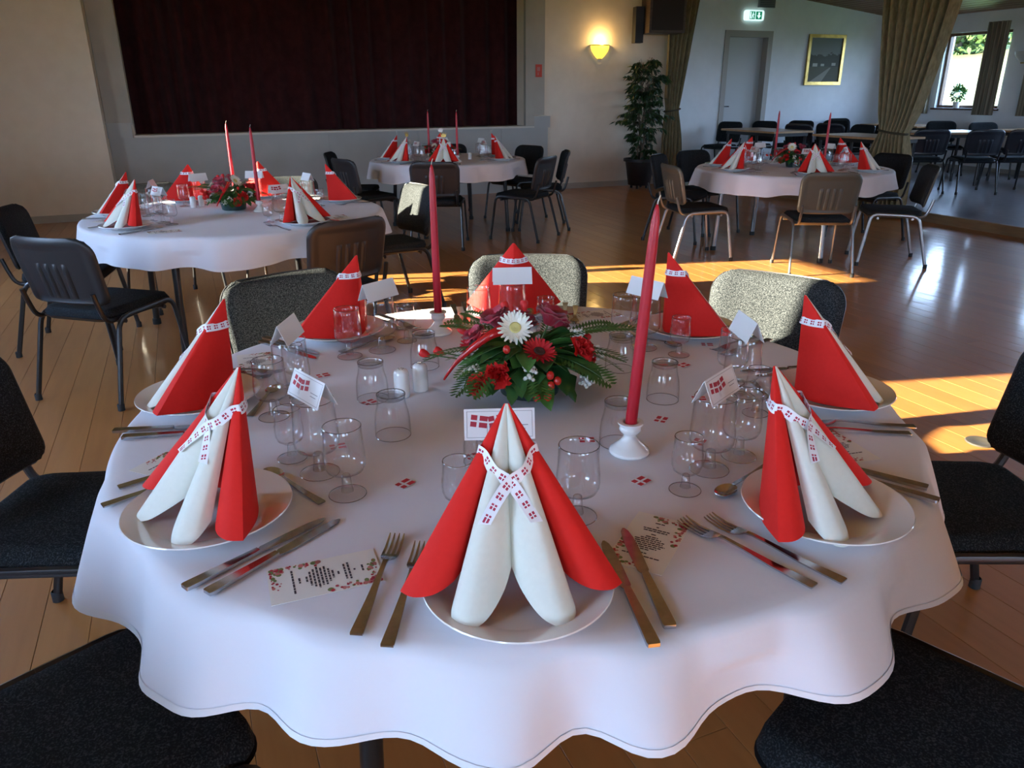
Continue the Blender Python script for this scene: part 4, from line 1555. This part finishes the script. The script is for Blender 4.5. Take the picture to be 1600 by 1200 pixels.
def rose_mesh(r, seed, mat):
    rnd = random.Random(seed)
    mb = MB()
    layers = [(3, 0.25, 1.5, 0.85), (4, 0.42, 1.35, 0.9), (5, 0.62, 1.15, 0.95), (6, 0.82, 0.85, 1.0), (6, 1.0, 0.5, 1.0)]
    for li, (n, rad, cup, hh) in enumerate(layers):
        for k in range(n):
            a = 2 * PI * (k + 0.5 * (li % 2)) / n + rnd.uniform(-.2, .2)

            def fn(u, v, a=a, rad=rad, cup=cup, n=n, hh=hh):
                aa = a + (u - 0.5) * 2 * PI / n * 1.5
                z = r * hh * 1.25 * math.sin(v * PI / 2) - (r * 0.35 if li > 3 else 0) * v * v
                rr = r * rad * (0.35 + 0.65 * math.sin(v * PI / 2)) + r * (0.16 if li > 2 else 0.05) * v ** 3
                z -= r * 0.22 * abs(u - 0.5) * 2 * v
                return (rr * math.cos(aa), rr * math.sin(aa), z)
            mb.grid(fn, 4, 4)
    return mb.mesh('rose', mat, angle=70)


def gerbera(parent, r, mat, eye, mt, seed):
    rnd = random.Random(seed)
    mb = MB()
    for ring, (n, l, cup) in enumerate(((20, r, 0.15), (20, r * 0.88, 0.4))):
        for k in range(n):
            a = 2 * PI * (k + 0.5 * ring) / n + rnd.uniform(-.04, .04)
            m = Matrix.Rotation(a, 4, 'Z') @ Matrix.Translation((0, 0, 0.001 * ring))
            petal(mb, m, l, r * 0.165, cup + rnd.uniform(-.1, .12), base=r * 0.06, tip=0.62)
    g = link('gerbera', mb.mesh('gerbera', mat, angle=70), parent)
    g.matrix_local = mt
    e = MB().lathe([(r * 0.33, 0.001), (r * 0.34, r * 0.10), (r * 0.27, r * 0.16), (r * 0.12, r * 0.15), (0.0004, r * 0.12)], 18)
    e.build('flower_eye', eye, g)
    return g


def carnation_mesh(r, seed):
    rnd = random.Random(seed)
    mb = MB()
    for k in range(34):
        a = rnd.uniform(0, 2 * PI)
        el = R(rnd.uniform(5, 88))
        m = Matrix.Rotation(a, 4, 'Z') @ Matrix.Rotation(el, 4, 'X') @ Matrix.Rotation(rnd.uniform(-.5, .5), 4, 'Y')
        st = len(mb.v)
        l = r * rnd.uniform(0.85, 1.1)

        def fn(u, v):
            s = (u - 0.5) * 2
            return (s * r * 0.42 * (0.25 + 0.75 * v), l * v, 0.10 * r * math.sin(s * 7 + k) * v * v + 0.12 * r * v)
        mb.grid(fn, 4, 2)
        mb.xf(m, st)
    return mb.mesh('carnation', 'petal_red', angle=70)


def blossom_mesh(r, seed, n=22):
    rnd = random.Random(seed)
    mb = MB()
    for k in range(n):
        d = Vector((rnd.gauss(0, 1), rnd.gauss(0, 1), rnd.gauss(0.4, 0.8))).normalized() * r * rnd.uniform(0.55, 1.0)
        mb.ball(tuple(d), r * 0.26, 6, 4)
    return mb.mesh('white_blossom', 'blossom_white')


def leaf_mesh(l, w, mat, droop=0.5, lobes=0):
    mb = MB()

    def fn(u, v):
        s = (u - 0.5) * 2
        prof = math.sin(PI * min(1, v ** 0.72)) ** 0.8
        if lobes:
            prof *= 0.78 + 0.22 * math.cos(v * 2 * PI * lobes)
        x = s * w * prof
        ang = droop * v
        return (x, l * v * math.cos(ang * 0.8), -l * v * v * math.sin(droop) * 0.6 + abs(x) * 0.35)
    mb.grid(fn, 4, 8)
    return mb.thicken(0.0006).mesh('leaf', mat, angle=80)


def frond_mesh(l, w, mat, n=16, droop=0.8):
    mb = MB()
    pts = []
    for k in range(n + 1):
        v = k / n
        pts.append(Vector((0, l * v * math.cos(droop * v * 0.7), -l * v * v * math.sin(droop) * 0.55)))
    mb.tube(pts, 0.0011, 5, 0.0004)
    for k in range(1, n + 1):
        v = k / n
        ll = w * (math.sin(PI * (0.12 + 0.86 * (1 - v) ** 0.75)) * 0.95 + 0.1)
        for s in (-1, 1):
            p = pts[k]
            d = Vector((s * 0.86, 0.5, -0.14)).normalized()
            q = Vector((0, 1, -0.3)).normalized() * (l / n * 0.62)
            mb.poly([p, p + d * ll * 0.45 + q * 0.9, p + d * ll, p + d * ll * 0.5 - q * 0.9] if s > 0 else [p, p + d * ll * 0.5 - q * 0.9, p + d * ll, p + d * ll * 0.45 + q * 0.9])
    return mb.mesh('fern_frond', mat, smooth=False)


def make_arrangement():
    t = empty('flower_arrangement')
    MB().lathe([(0.001, 0.0006), (0.060, 0.0006), (0.066, 0.004), (0.075, 0.045), (0.078, 0.050), (0.074, 0.050), (0.070, 0.044), (0.001, 0.044)], 28).build('bowl', 'bowl_green', t)
    MB().ball((0, 0, 0.050), 0.062, 16, 8, 0.75).build('flower_foam', 'bowl_green', t)
    rnd = random.Random(21)
    C0 = Vector((0, 0, 0.045))

    def place(me, name, p, roll=0.0, out=None):
        d = Vector(out) if out is not None else (Vector(p) - Vector((0, 0, 0.02)))
        o = link(name, me, t)
        o.matrix_local = Matrix.Translation(Vector(p)) @ frame_to(d, roll)
        return o

    def stem(p, r=0.0022):
        p = Vector(p)
        s = p * 0.25 + Vector((0, 0, 0.02))
        MB().tube([s, s.lerp(p, 0.5) + Vector((0, 0, 0.01)), p], r, 5).build('stem', 'stem_green', t)
    # broad leaves and ivy round the base
    lf = [leaf_mesh(0.095, 0.034, 'leaf_dark', 0.35), leaf_mesh(0.105, 0.040, 'leaf_dark', 0.4, 2), leaf_mesh(0.085, 0.034, 'leaf_mid', 0.3), leaf_mesh(0.11, 0.026, 'leaf_mid', 0.4)]

    def put_leaf(me, base, az, up, roll=0.0):
        o = link('leaf', me, t)
        o.matrix_local = Matrix.Translation(base) @ Matrix.Rotation(R(az - 90), 4, 'Z') @ Matrix.Rotation(R(up), 4, 'X') @ Matrix.Rotation(roll, 4, 'Y')
        return o
    for k in range(26):
        az = k * 360 / 26 + rnd.uniform(-7, 7)
        ra = rnd.uniform(0.050, 0.075)
        z = rnd.uniform(0.038, 0.062)
        put_leaf(lf[k % 4], (ra * math.cos(R(az)), ra * math.sin(R(az)), z), az, rnd.uniform(-16, 2), rnd.uniform(-.4, .4))
    for k in range(20):
        az = k * 360 / 20 + rnd.uniform(-9, 9)
        ra = rnd.uniform(0.02, 0.06)
        put_leaf(lf[(k + 1) % 4], (ra * math.cos(R(az)), ra * math.sin(R(az)), 0.065 + rnd.uniform(0, 0.025)), az, rnd.uniform(-2, 24), rnd.uniform(-.5, .5))
    for az, up in ((-115, -12), (-128, -20), (-60, 4), (-47, -6)):       # the large glossy ones in front
        put_leaf(lf[1], (0.075 * math.cos(R(az)), 0.075 * math.sin(R(az)), 0.060), az, up, rnd.uniform(-.2, .2))
    fr = [frond_mesh(0.16, 0.038, 'fern_green', 18, 0.5), frond_mesh(0.18, 0.032, 'fern_green', 20, 0.45), frond_mesh(0.13, 0.034, 'leaf_mid', 16, 0.5)]
    for k, (az, up, l) in enumerate([(-165, -6, 0), (172, 10, 1), (-148, -10, 0), (155, 8, 2), (-40, 10, 0), (-18, 20, 1), (-62, 2, 0), (5, 16, 1), (40, 22, 2), (75, 25, 0), (110, 22, 1), (135, 20, 0), (-105, -4, 2), (-28, -4, 0), (-178, -8, 2)]):
        o = link('fern_frond', fr[l], t)
        o.matrix_local = Matrix.Translation((0.055 * math.cos(R(az)), 0.055 * math.sin(R(az)), 0.055 + 0.01 * (k % 3))) @ Matrix.Rotation(R(az - 90), 4, 'Z') @ Matrix.Rotation(R(up), 4, 'X') @ Matrix.Rotation(rnd.uniform(-.3, .3), 4, 'Y')
    # flowers
    rm = [rose_mesh(0.031, 1, 'rose_dark'), rose_mesh(0.033, 2, 'rose_dark'), rose_mesh(0.026, 3, 'rose_dark')]
    for i, (p, q) in enumerate([((-0.055, 0.045, 0.150), 0), ((0.050, 0.010, 0.150), 1), ((0.005, 0.065, 0.140), 2), ((0.095, 0.065, 0.115), 2), ((-0.100, 0.055, 0.115), 2), ((0.03, 0.105, 0.105), 0)]):
        place(rm[q], 'rose', p, i, (p[0] * 0.8, p[1] * 0.8 - 0.02, 0.12))
        stem(p)
    gerbera(t, 0.037, 'petal_white', 'gerbera_eye', Matrix.Translation((-0.052, -0.042, 0.168)) @ frame_to((-0.25, -0.75, 0.62)), 5)
    stem((-0.052, -0.036, 0.160))
    gerbera(t, 0.036, 'gerbera_red', 'gerbera_eye_dark', Matrix.Translation((-0.022, -0.100, 0.128)) @ frame_to((0.05, -0.42, 0.9)), 6)
    gerbera(t, 0.034, 'gerbera_red', 'gerbera_eye_dark', Matrix.Translation((-0.120, 0.030, 0.120)) @ frame_to((-0.6, -0.1, 0.8)), 7)
    gerbera(t, 0.034, 'petal_white', 'gerbera_eye', Matrix.Translation((0.02, 0.115, 0.130)) @ frame_to((0.1, 0.8, 0.6)), 8)
    cm_ = [carnation_mesh(0.032, 3), carnation_mesh(0.029, 4)]
    for i, p in enumerate([(-0.106, -0.088, 0.086), (-0.140, -0.068, 0.060), (0.074, -0.092, 0.112), (0.115, -0.040, 0.085), (-0.085, 0.105, 0.09), (0.105, 0.085, 0.075)]):
        place(cm_[i % 2], 'carnation', p, i)
    bud = MB().lathe([(0.0004, -0.012), (0.005, -0.008), (0.0085, 0.0), (0.0095, 0.009), (0.007, 0.014), (0.003, 0.012), (0.0004, 0.010)], 10).mesh('flower_bud', 'petal_red')
    for p in [(-0.215, 0.085, 0.092), (-0.183, 0.080, 0.094), (-0.034, 0.055, 0.186), (0.005, 0.040, 0.188), (0.150, 0.02, 0.10), (0.12, 0.10, 0.12), (-0.11, 0.13, 0.12)]:
        place(bud, 'flower_bud', p, 0, (p[0], p[1], 0.12))
        stem(p, 0.0016)
    bl = [blossom_mesh(0.018, 1), blossom_mesh(0.016, 2)]
    for i, p in enumerate([(-0.052, -0.116, 0.092), (0.080, -0.122, 0.058), (0.105, -0.022, 0.125), (-0.145, 0.004, 0.060), (0.145, -0.045, 0.088), (-0.135, -0.025, 0.075), (0.02, 0.135, 0.09), (-0.12, 0.10, 0.075), (0.125, 0.06, 0.095)]):
        place(bl[i % 2], 'white_blossom', p, i)
    be = MB().ball((0, 0, 0), 0.0085, 12, 8, 1.15).mesh('berry', 'berry_red')
    for p in [(-0.012, -0.134, 0.086), (0.002, -0.140, 0.074), (-0.014, -0.141, 0.066), (-0.046, -0.142, 0.045), (-0.024, -0.148, 0.045), (-0.080, -0.062, 0.130)]:
        link('berry', be, t, p)
    ch = catmull([(-0.070, -0.010, 0.156), (-0.100, -0.012, 0.148), (-0.137, 0.000, 0.120), (-0.168, 0.018, 0.085), (-0.190, 0.035, 0.045)], 6)
    MB().tube(ch, 0.0125, 10, 0.0022).build('chili_pepper', 'chili', t)
    for o in KIDS[t.name]:              # nothing hangs below the table top
        if o.name.startswith(('leaf', 'fern')):
            mn = min((o.matrix_local @ v.co).z for v in o.data.vertices)
            if mn < -0.001:
                o.location.z += 0.002 - mn
    return t


arr = make_arrangement()
put(arr, (0.690, 1.560, TZ + 0.0004), 0, 'red and white flower arrangement in the middle of the near table', 'flower arrangements', 'flowers', 1.06)
put(arr, (0.25, 5.10, TZ + 0.0004), R(70), 'red flower arrangement on the left table', 'flower arrangements', 'flowers')
put(arr, (5.26, 5.80, TZ + 0.0004), R(-20), 'red and white flower arrangement on the right table', 'flower arrangements', 'flowers')
put(arr, (2.56, 8.15, TZ + 0.0004), R(140), 'red flower arrangement on the rear table before the stage', 'flower arrangements', 'flowers')


# ------------------------------------------------------------------ curtains
def fold_sheet(name, mat, n_u, n_v, fn, th=0.004):
    return MB().grid(fn, n_u, n_v).build(name, mat, angle=180)


def stage_fn(u, v):
    x = -0.75 + 5.75 * u
    a = 2 * PI * (x / 0.29) + 1.3 * math.sin(x * 2.1) + 0.6 * math.sin(x * 5.3)
    am = 0.075 * (0.75 + 0.25 * math.sin(x * 3.1 + 1))
    z = 0.935 + 2.7 * v
    return (x, 11.42 + am * math.sin(a) + 0.012 * math.sin(a * 0.5 + v * 2), z)


o = MB().grid(stage_fn, 420, 8).build('stage_curtain', 'velvet_maroon', angle=180)
tag(o, 'dark maroon stage curtain closed behind the proscenium', 'curtain')


def tied_curtain(name, ztop, z_tie, top, tie, bot, n_f, depth, mat, axis, fixed, seed):
    """gathered curtain pulled in by a tie; top/tie/bot = (lo, hi) extents along `axis`"""
    rnd = random.Random(seed)
    ph = rnd.uniform(0, 6)

    def ext(z):
        if z >= z_tie:
            t = (z - z_tie) / (ztop - z_tie)
            s = t ** 0.75
            return [tie[k] + (top[k] - tie[k]) * (s if k == 0 else t ** 0.9) for k in (0, 1)]
        t = (z_tie - z) / z_tie
        s = math.sin(min(1, t * 1.6) * PI / 2)
        return [tie[k] + (bot[k] - tie[k]) * s for k in (0, 1)]

    def fn(u, v):
        z = 0.02 + (ztop - 0.02) * v
        lo, hi = ext(z)
        q = lo + (hi - lo) * u
        near = math.exp(-((z - z_tie) / 0.14) ** 2)
        d = depth * (1 - 0.45 * near)
        w = fixed + d * math.sin(2 * PI * n_f * u + ph + 0.5 * math.sin(3 * u + z)) * (0.8 + 0.2 * math.sin(9 * u)) - 0.10 * math.sin(PI * u) * near * 0.5
        return (w, q, z) if axis == 'y' else (q, w, z)
    t = empty(name)
    MB().grid(fn, 150, 60).build('drape', mat, t, angle=180)
    mb = MB()
    lo, hi = ext(z_tie)
    pts = []
    for k in range(33):
        a = 2 * PI * k / 32
        q = (lo + hi) / 2 + ((hi - lo) / 2 + 0.008) * math.cos(a)
        w = fixed - 0.02 + (depth * 0.75 + 0.03) * math.sin(a)
        z = z_tie + 0.02 * math.cos(a)
        pts.append((w, q, z) if axis == 'y' else (q, w, z))
    mb.tube(pts, 0.012, 8)
    mb.build('tie_back', 'tie_cord', t)
    return t


tag(tied_curtain('tied_curtain', 2.84, 0.955, (6.20, 7.34), (6.66, 7.04), (6.56, 7.20), 9, 0.075, 'curtain_khaki', 'y', XO - 0.13, 3), 'khaki curtain tied back in the middle of the annexe opening', 'curtain', 'curtains of the annexe opening')
tag(tied_curtain('tied_curtain', 2.84, 1.13, (6.97, 7.52), (7.00, 7.26), (6.98, 7.36), 6, 0.06, 'curtain_khaki', 'x', 10.68, 5), 'brown khaki curtain tied back beside the tall potted plant', 'curtain', 'curtains of the annexe opening')
rl = MB().tube([(XO - 0.13, 0.4, 2.85), (XO - 0.13, 10.85, 2.85)], 0.015, 8).build('curtain_rail', 'tube_grey')
tag(rl, 'thin metal rail carrying the curtains across the annexe opening', 'curtain rail')


def side_curtain(y0, y1, z0, z1, label):
    def fn(u, v):
        y = y0 + (y1 - y0) * u
        return (XW - 0.11 + 0.028 * math.sin(2 * PI * 5 * u + 0.7), y, z0 + (z1 - z0) * v)
    o = MB().grid(fn, 70, 6).build('window_curtain', 'curtain_stripe', angle=180)
    tag(o, label, 'curtain', 'side curtains at the annexe windows')


side_curtain(9.24, 9.62, 1.00, 2.42, 'striped side curtain hanging right of the annexe window')
side_curtain(8.22, 8.85, 1.00, 2.42, 'striped window curtain at the right edge below the wall lamp')
side_curtain(10.50, 10.85, 1.00, 2.42, 'striped side curtain left of the annexe window behind the khaki curtain')

# ------------------------------------------------------------------ things on the walls
t = empty('wall_sconce', (5.95, YS, 1.87))


def shell_half(r, h):
    def fn(u, v):
        a = PI * (1 + u)
        rr = r * math.sin(PI / 2 * min(1, 0.12 + 0.88 * v)) ** 0.8
        return (rr * math.cos(a), 0.62 * rr * math.sin(a) - 0.002, h * v)
    return fn


MB().grid(shell_half(0.150, 0.18), 24, 10).thicken(-0.003).build('lamp_shade', 'lamp_glass_lit', t)
rimp = [(0.152 * math.cos(PI * (1 + k / 24)), 0.62 * 0.152 * math.sin(PI * (1 + k / 24)) - 0.004, 0.18) for k in range(25)]
MB().tube(rimp, 0.007, 6).build('brass_rim', 'brass', t)
MB().box(-0.03, 0.03, -0.012, -0.0005, -0.02, 0.10).build('wall_plate', 'brass', t, smooth=False)
tag(t, 'lit yellow glass wall sconce on the cream wall right of the stage', 'wall lamp')
lp = bpy.data.lights.new('sconce_bulb', 'POINT')
lp.energy = 1.3
lp.color = (1.0, 0.62, 0.22)
lp.shadow_soft_size = 0.03
lo = bpy.data.objects.new('sconce_bulb', lp)
COL.objects.link(lo)
lo.location = (5.95, YS - 0.11, 2.10)

t = empty('wall_sconce', (XW, 8.98, 1.80))
t.rotation_euler = (0, 0, -PI / 2)
MB().grid(shell_half(0.15, 0.16), 24, 10).thicken(-0.003).build('lamp_shade', 'lamp_glass', t)
MB().box(-0.03, 0.03, -0.012, -0.0005, -0.02, 0.10).build('wall_plate', 'brass', t, smooth=False)
tag(t, 'unlit pale wall sconce beside the annexe window at the right edge', 'wall lamp')

t = empty('loudspeaker', (6.72, 10.42, 2.19))
t.rotation_euler = (0, 0, R(-12))
mb = MB().box(-0.27, 0.27, -0.17, 0.20, 0.0, 0.62)
mb.build('cabinet', 'speaker_wood', t, smooth=False)
MB().box(-0.235, 0.235, -0.182, -0.1702, 0.035, 0.585).build('grille', 'speaker_cloth', t, smooth=False)
MB().box(-0.40, -0.275, 0.05, 0.20, -0.12, 0.36).build('side_bracket', 'black_paint', t, smooth=False)
MB().box(-0.05, 0.05, 0.2002, 0.44, 0.20, 0.40).build('wall_bracket', 'black_paint', t, smooth=False)
tag(t, 'brown wooden loudspeaker mounted high beside the brown curtain', 'loudspeaker')

t = empty('fire_sign', (4.935, YS - 0.0505, 1.695))
MB().box(-0.05, 0.05, -0.004, -0.0003, -0.085, 0.085).build('board', 'sign_red', t, smooth=False)
mb = MB()
mb.poly([(-0.028, -0.005, -0.005), (0.018, -0.005, -0.005), (0.018, -0.005, 0.05), (-0.028, -0.005, 0.05)])
mb.poly([(-0.02, -0.005, -0.06), (0.0, -0.005, -0.06), (0.0, -0.005, -0.02), (-0.02, -0.005, -0.02)])
mb.build('pictogram', 'print_pink', t, smooth=False)
tag(t, 'small red fire equipment sign on the pillar right of the stage', 'sign')

# emergency exit sign
t = empty('exit_sign', (9.17, YD, 2.58))
ow, oh = 0.19, 0.078
pts = []
for cx, cz, a0 in ((ow - 0.03, oh - 0.03, 0), (-ow + 0.03, oh - 0.03, 90), (-ow + 0.03, -oh + 0.03, 180), (ow - 0.03, -oh + 0.03, 270)):
    for k in range(5):
        a = R(a0 + k * 22.5)
        pts.append((cx + 0.03 * math.cos(a), cz + 0.03 * math.sin(a)))
mb = MB().prism(pts, 0.0005, 0.05)
mb.xf(Matrix.Rotation(PI / 2, 4, 'X'))
mb.build('lit_housing', 'sign_white', t, smooth=False)
MB().box(-0.105, 0.005, -0.0515, -0.0503, -0.06, 0.06).build('door_panel', 'sign_green', t, smooth=False)
MB().box(0.02, 0.145, -0.0515, -0.0503, -0.06, 0.06).build('arrow_panel', 'sign_green', t, smooth=False)
mb = MB()
z = -0.0525
mb.poly([(0.065, z, 0.045), (0.10, z, 0.045), (0.10, z, 0.0), (0.065, z, 0.0)])
mb.poly([(0.04, z, 0.0), (0.125, z, 0.0), (0.0825, z, -0.05)])
mb.build('down_arrow', 'sign_white', t, smooth=False)
mb = MB()
mb.poly([(-0.098, z, -0.05), (-0.075, z, -0.05), (-0.075, z, 0.05), (-0.098, z, 0.05)])
mb.poly([(-0.045, z, 0.030), (-0.030, z, 0.030), (-0.030, z, 0.048), (-0.045, z, 0.048)])
mb.poly([(-0.060, z, -0.005), (-0.030, z, 0.0), (-0.025, z, 0.025), (-0.050, z, 0.025)])
mb.poly([(-0.060, z, -0.005), (-0.045, z, -0.003), (-0.055, z, -0.05), (-0.066, z, -0.05)])
mb.poly([(-0.045, z, -0.003), (-0.030, z, 0.0), (-0.015, z, -0.045), (-0.026, z, -0.048)])
mb.poly([(-0.030, z, 0.022), (-0.025, z, 0.012), (-0.004, z, 0.0), (-0.006, z, 0.008)])
mb.build('running_figure', 'sign_white', t, smooth=False)
tag(t, 'glowing green and white emergency exit sign above the annexe door', 'sign')

t = empty('air_vent', (9.42, YD, 2.78))
MB().box(-0.17, 0.17, -0.03, -0.0005, -0.075, 0.075).build('grille_frame', 'vent_grey', t, smooth=False)
for k in range(5):
    MB().box(-0.15, 0.15, -0.036, -0.0302, -0.058 + k * 0.026, -0.048 + k * 0.026).build('slat', 'shell_brown', t, smooth=False)
tag(t, 'grey ventilation grille at the ceiling above the exit sign', 'vent')

# framed painting
t = empty('framed_painting', (10.82, YD, 1.905))
hw, hh, fwid = 0.415, 0.415, 0.055
for a0, a1, b0, b1 in ((-hw, hw, hh - fwid, hh), (-hw, hw, -hh, -hh + fwid), (-hw, -hw + fwid, -hh + fwid, hh - fwid), (hw - fwid, hw, -hh + fwid, hh - fwid)):
    mb = MB().box(a0, a1, -0.045, -0.012, b0, b1)
    mb.build('frame_bar', 'gold_frame', t, smooth=False)
mb = MB()
mb.v = [(-hw + 0.03, -0.022, -hh + 0.03), (hw - 0.03, -0.022, -hh + 0.03), (hw - 0.03, -0.022, hh - 0.03), (-hw + 0.03, -0.022, hh - 0.03)]
mb.f = [(0, 1, 2, 3)]
mb.uv = [(0, 0), (1, 0), (1, 1), (0, 1)]
mb.build('canvas', 'oil_painting', t, smooth=False)
MB().box(-hw + 0.03, hw - 0.03, -0.0115, -0.001, -hh + 0.03, hh - 0.03).build('backing', 'table_under', t, smooth=False)
tag(t, 'dusky village landscape painting in a gilded frame on the annexe wall', 'painting')

# ceiling lamp in the annexe
cx, cy = 11.0, 8.52
t = empty('ceiling_lamp', (cx, cy, ceil_z(cx)))
t.rotation_euler = (0, math.atan(0.109), 0)
MB().lathe([(0.10, -0.001), (0.10, -0.03), (0.22, -0.035), (0.22, -0.05), (0.18, -0.095), (0.10, -0.125), (0.001, -0.135)], 32).build('opal_dome', 'lamp_opal', t)
MB().lathe([(0.224, -0.033), (0.232, -0.036), (0.232, -0.052), (0.224, -0.054)], 32).build('metal_ring', 'brass', t)
tag(t, 'round opal ceiling lamp on the slatted annexe ceiling', 'ceiling lamp')

# floor socket plate
o = MB().lathe([(0.001, 0.0035), (0.030, 0.0035), (0.034, 0.005), (0.056, 0.005), (0.060, 0.0006)], 28).build('floor_socket', 'metal_plate', None, (2.99, 1.97, 0.0))
tag(o, 'round metal floor socket cover on the boards beside the sun patch', 'floor socket')

# ------------------------------------------------------------------ potted ficus
t = empty('potted_ficus', (6.50, 10.50, 0))
pot = MB().lathe([(0.001, 0.05), (0.16, 0.05), (0.17, 0.06), (0.225, 0.40), (0.255, 0.405), (0.255, 0.445), (0.235, 0.445), (0.225, 0.40), (0.001, 0.40)], 32).build('pot', 'pot_black', t)
for k in range(4):
    a = PI / 4 + k * PI / 2
    MB().tube([(0.12 * math.cos(a), 0.12 * math.sin(a), 0.001), (0.12 * math.cos(a), 0.12 * math.sin(a), 0.055)], 0.018, 8).build('caster', 'rubber', pot)
MB().lathe([(0.001, 0.41), (0.222, 0.405)], 24).build('soil', 'soil', t)
for k in range(3):
    a0 = 2 * PI * k / 3
    pts = [(0.045 * math.cos(a0 + z * 4) * (1 + z * 0.3), 0.045 * math.sin(a0 + z * 4) * (1 + z * 0.3), 0.40 + z * 1.15) for z in [i / 10 for i in range(11)]]
    MB().tube(pts, 0.016, 7, 0.008).build('trunk', 'bark', t)
rnd = random.Random(31)
tw, lv = MB(), MB()
for k in range(150):
    z = rnd.uniform(0.50, 1.86)
    prof = 0.25 + 0.22 * math.exp(-((z - 1.05) / 0.22) ** 2) + 0.10 * math.exp(-((z - 1.6) / 0.2) ** 2) - 0.10 * max(0, (z - 1.75) / 0.12)
    a = rnd.uniform(0, 2 * PI)
    rr = prof * rnd.uniform(0.55, 1.0)
    p0 = Vector((0.03 * math.cos(a), 0.03 * math.sin(a), z - 0.12))
    p2 = Vector((rr * math.cos(a) + 0.05, rr * math.sin(a) * 0.8, z - 0.06 * rnd.random()))
    p1 = (p0 + p2) / 2 + Vector((0, 0, 0.10))
    tw.tube([p0, p1, p2], 0.004, 4, 0.0015)
    for q in range(15):
        s = rnd.uniform(0.3, 1.05)
        b = p0 * (1 - s) ** 2 + p1 * 2 * s * (1 - s) + p2 * s * s
        d = Vector((math.cos(a + rnd.uniform(-1.6, 1.6)), math.sin(a + rnd.uniform(-1.6, 1.6)), rnd.uniform(-1.6, -0.1))).normalized()
        sd = d.cross(Vector((rnd.gauss(0, 1), rnd.gauss(0, 1), 1))).normalized()
        l, w = rnd.uniform(0.07, 0.12), rnd.uniform(0.014, 0.022)
        up = sd.cross(d) * 0.006
        lv.poly([b, b + d * l * 0.4 + sd * w + up, b + d * l, b + d * l * 0.4 - sd * w + up])
tw.build('twigs', 'bark', t)
o = lv.build('foliage', 'ficus_leaf', t, smooth=False)
o['kind'] = 'stuff'
tag(t, 'tall weeping fig in a black pot beside the brown curtain', 'potted plant')

# small plant on the annexe window sill
t = empty('sill_plant', (XW - 0.02, 10.00, AWZ[0] + 0.0005))
MB().lathe([(0.001, 0.0), (0.045, 0.0), (0.06, 0.10), (0.054, 0.10), (0.05, 0.09), (0.001, 0.09)], 20).build('pot', 'porcelain_white', t)
rnd = random.Random(9)
lv = MB()
for k in range(260):
    d = Vector((rnd.gauss(0, 1), rnd.gauss(0, 1), rnd.gauss(0.2, 0.8))).normalized()
    b = Vector((0, 0, 0.23)) + Vector((d.x * 0.11, d.y * 0.10, d.z * 0.14)) * rnd.uniform(0.4, 1)
    sd = d.cross(Vector((rnd.gauss(0, 1), rnd.gauss(0, 1), 1))).normalized()
    lv.poly([b, b + d * 0.02 + sd * 0.016, b + d * 0.05, b + d * 0.02 - sd * 0.016])
for k in range(7):
    a = k * 0.9
    lv.tube([(0, 0, 0.08), (0.03 * math.cos(a), 0.03 * math.sin(a), 0.2)], 0.003, 4)
o = lv.build('foliage', 'leaf_mid', t, smooth=False)
o['kind'] = 'stuff'
tag(t, 'small green plant in a white pot on the annexe window sill', 'potted plant')


# ------------------------------------------------------------------ annexe tables
def annexe_table(x, y, lx, ly, rz, label):
    t = empty('dining_table', (x, y, ZF), R(rz))
    MB().cbox(-lx / 2, lx / 2, -ly / 2, ly / 2, 0.715, 0.742, 0.003).build('table_top', 'table_wood', t, smooth=False)
    MB().box(-lx / 2 + 0.06, lx / 2 - 0.06, -ly / 2 + 0.06, ly / 2 - 0.06, 0.665, 0.7145).build('apron', 'tube_black', t, smooth=False)
    for sx in (-1, 1):
        for sy in (-1, 1):
            px, py = sx * (lx / 2 - 0.09), sy * (ly / 2 - 0.08)
            MB().tube([(px, py, 0.001), (px, py, 0.70)], 0.02, 8).build('leg', 'tube_black', t)
    tag(t, label, 'table', 'wooden tables in the annexe')


annexe_table(8.42, 9.98, 0.75, 1.25, 0, 'wooden table below the annexe door')
annexe_table(8.48, 8.05, 0.75, 1.20, 0, 'wooden table left of the tied khaki curtain')
annexe_table(10.15, 8.35, 1.20, 0.75, -20, 'wooden table behind the free standing annexe chairs')
annexe_table(11.55, 10.20, 0.75, 1.20, 0, 'wooden table under the annexe window')
annexe_table(11.60, 7.75, 0.80, 1.20, 0, 'wooden table at the right edge below the wall lamp')
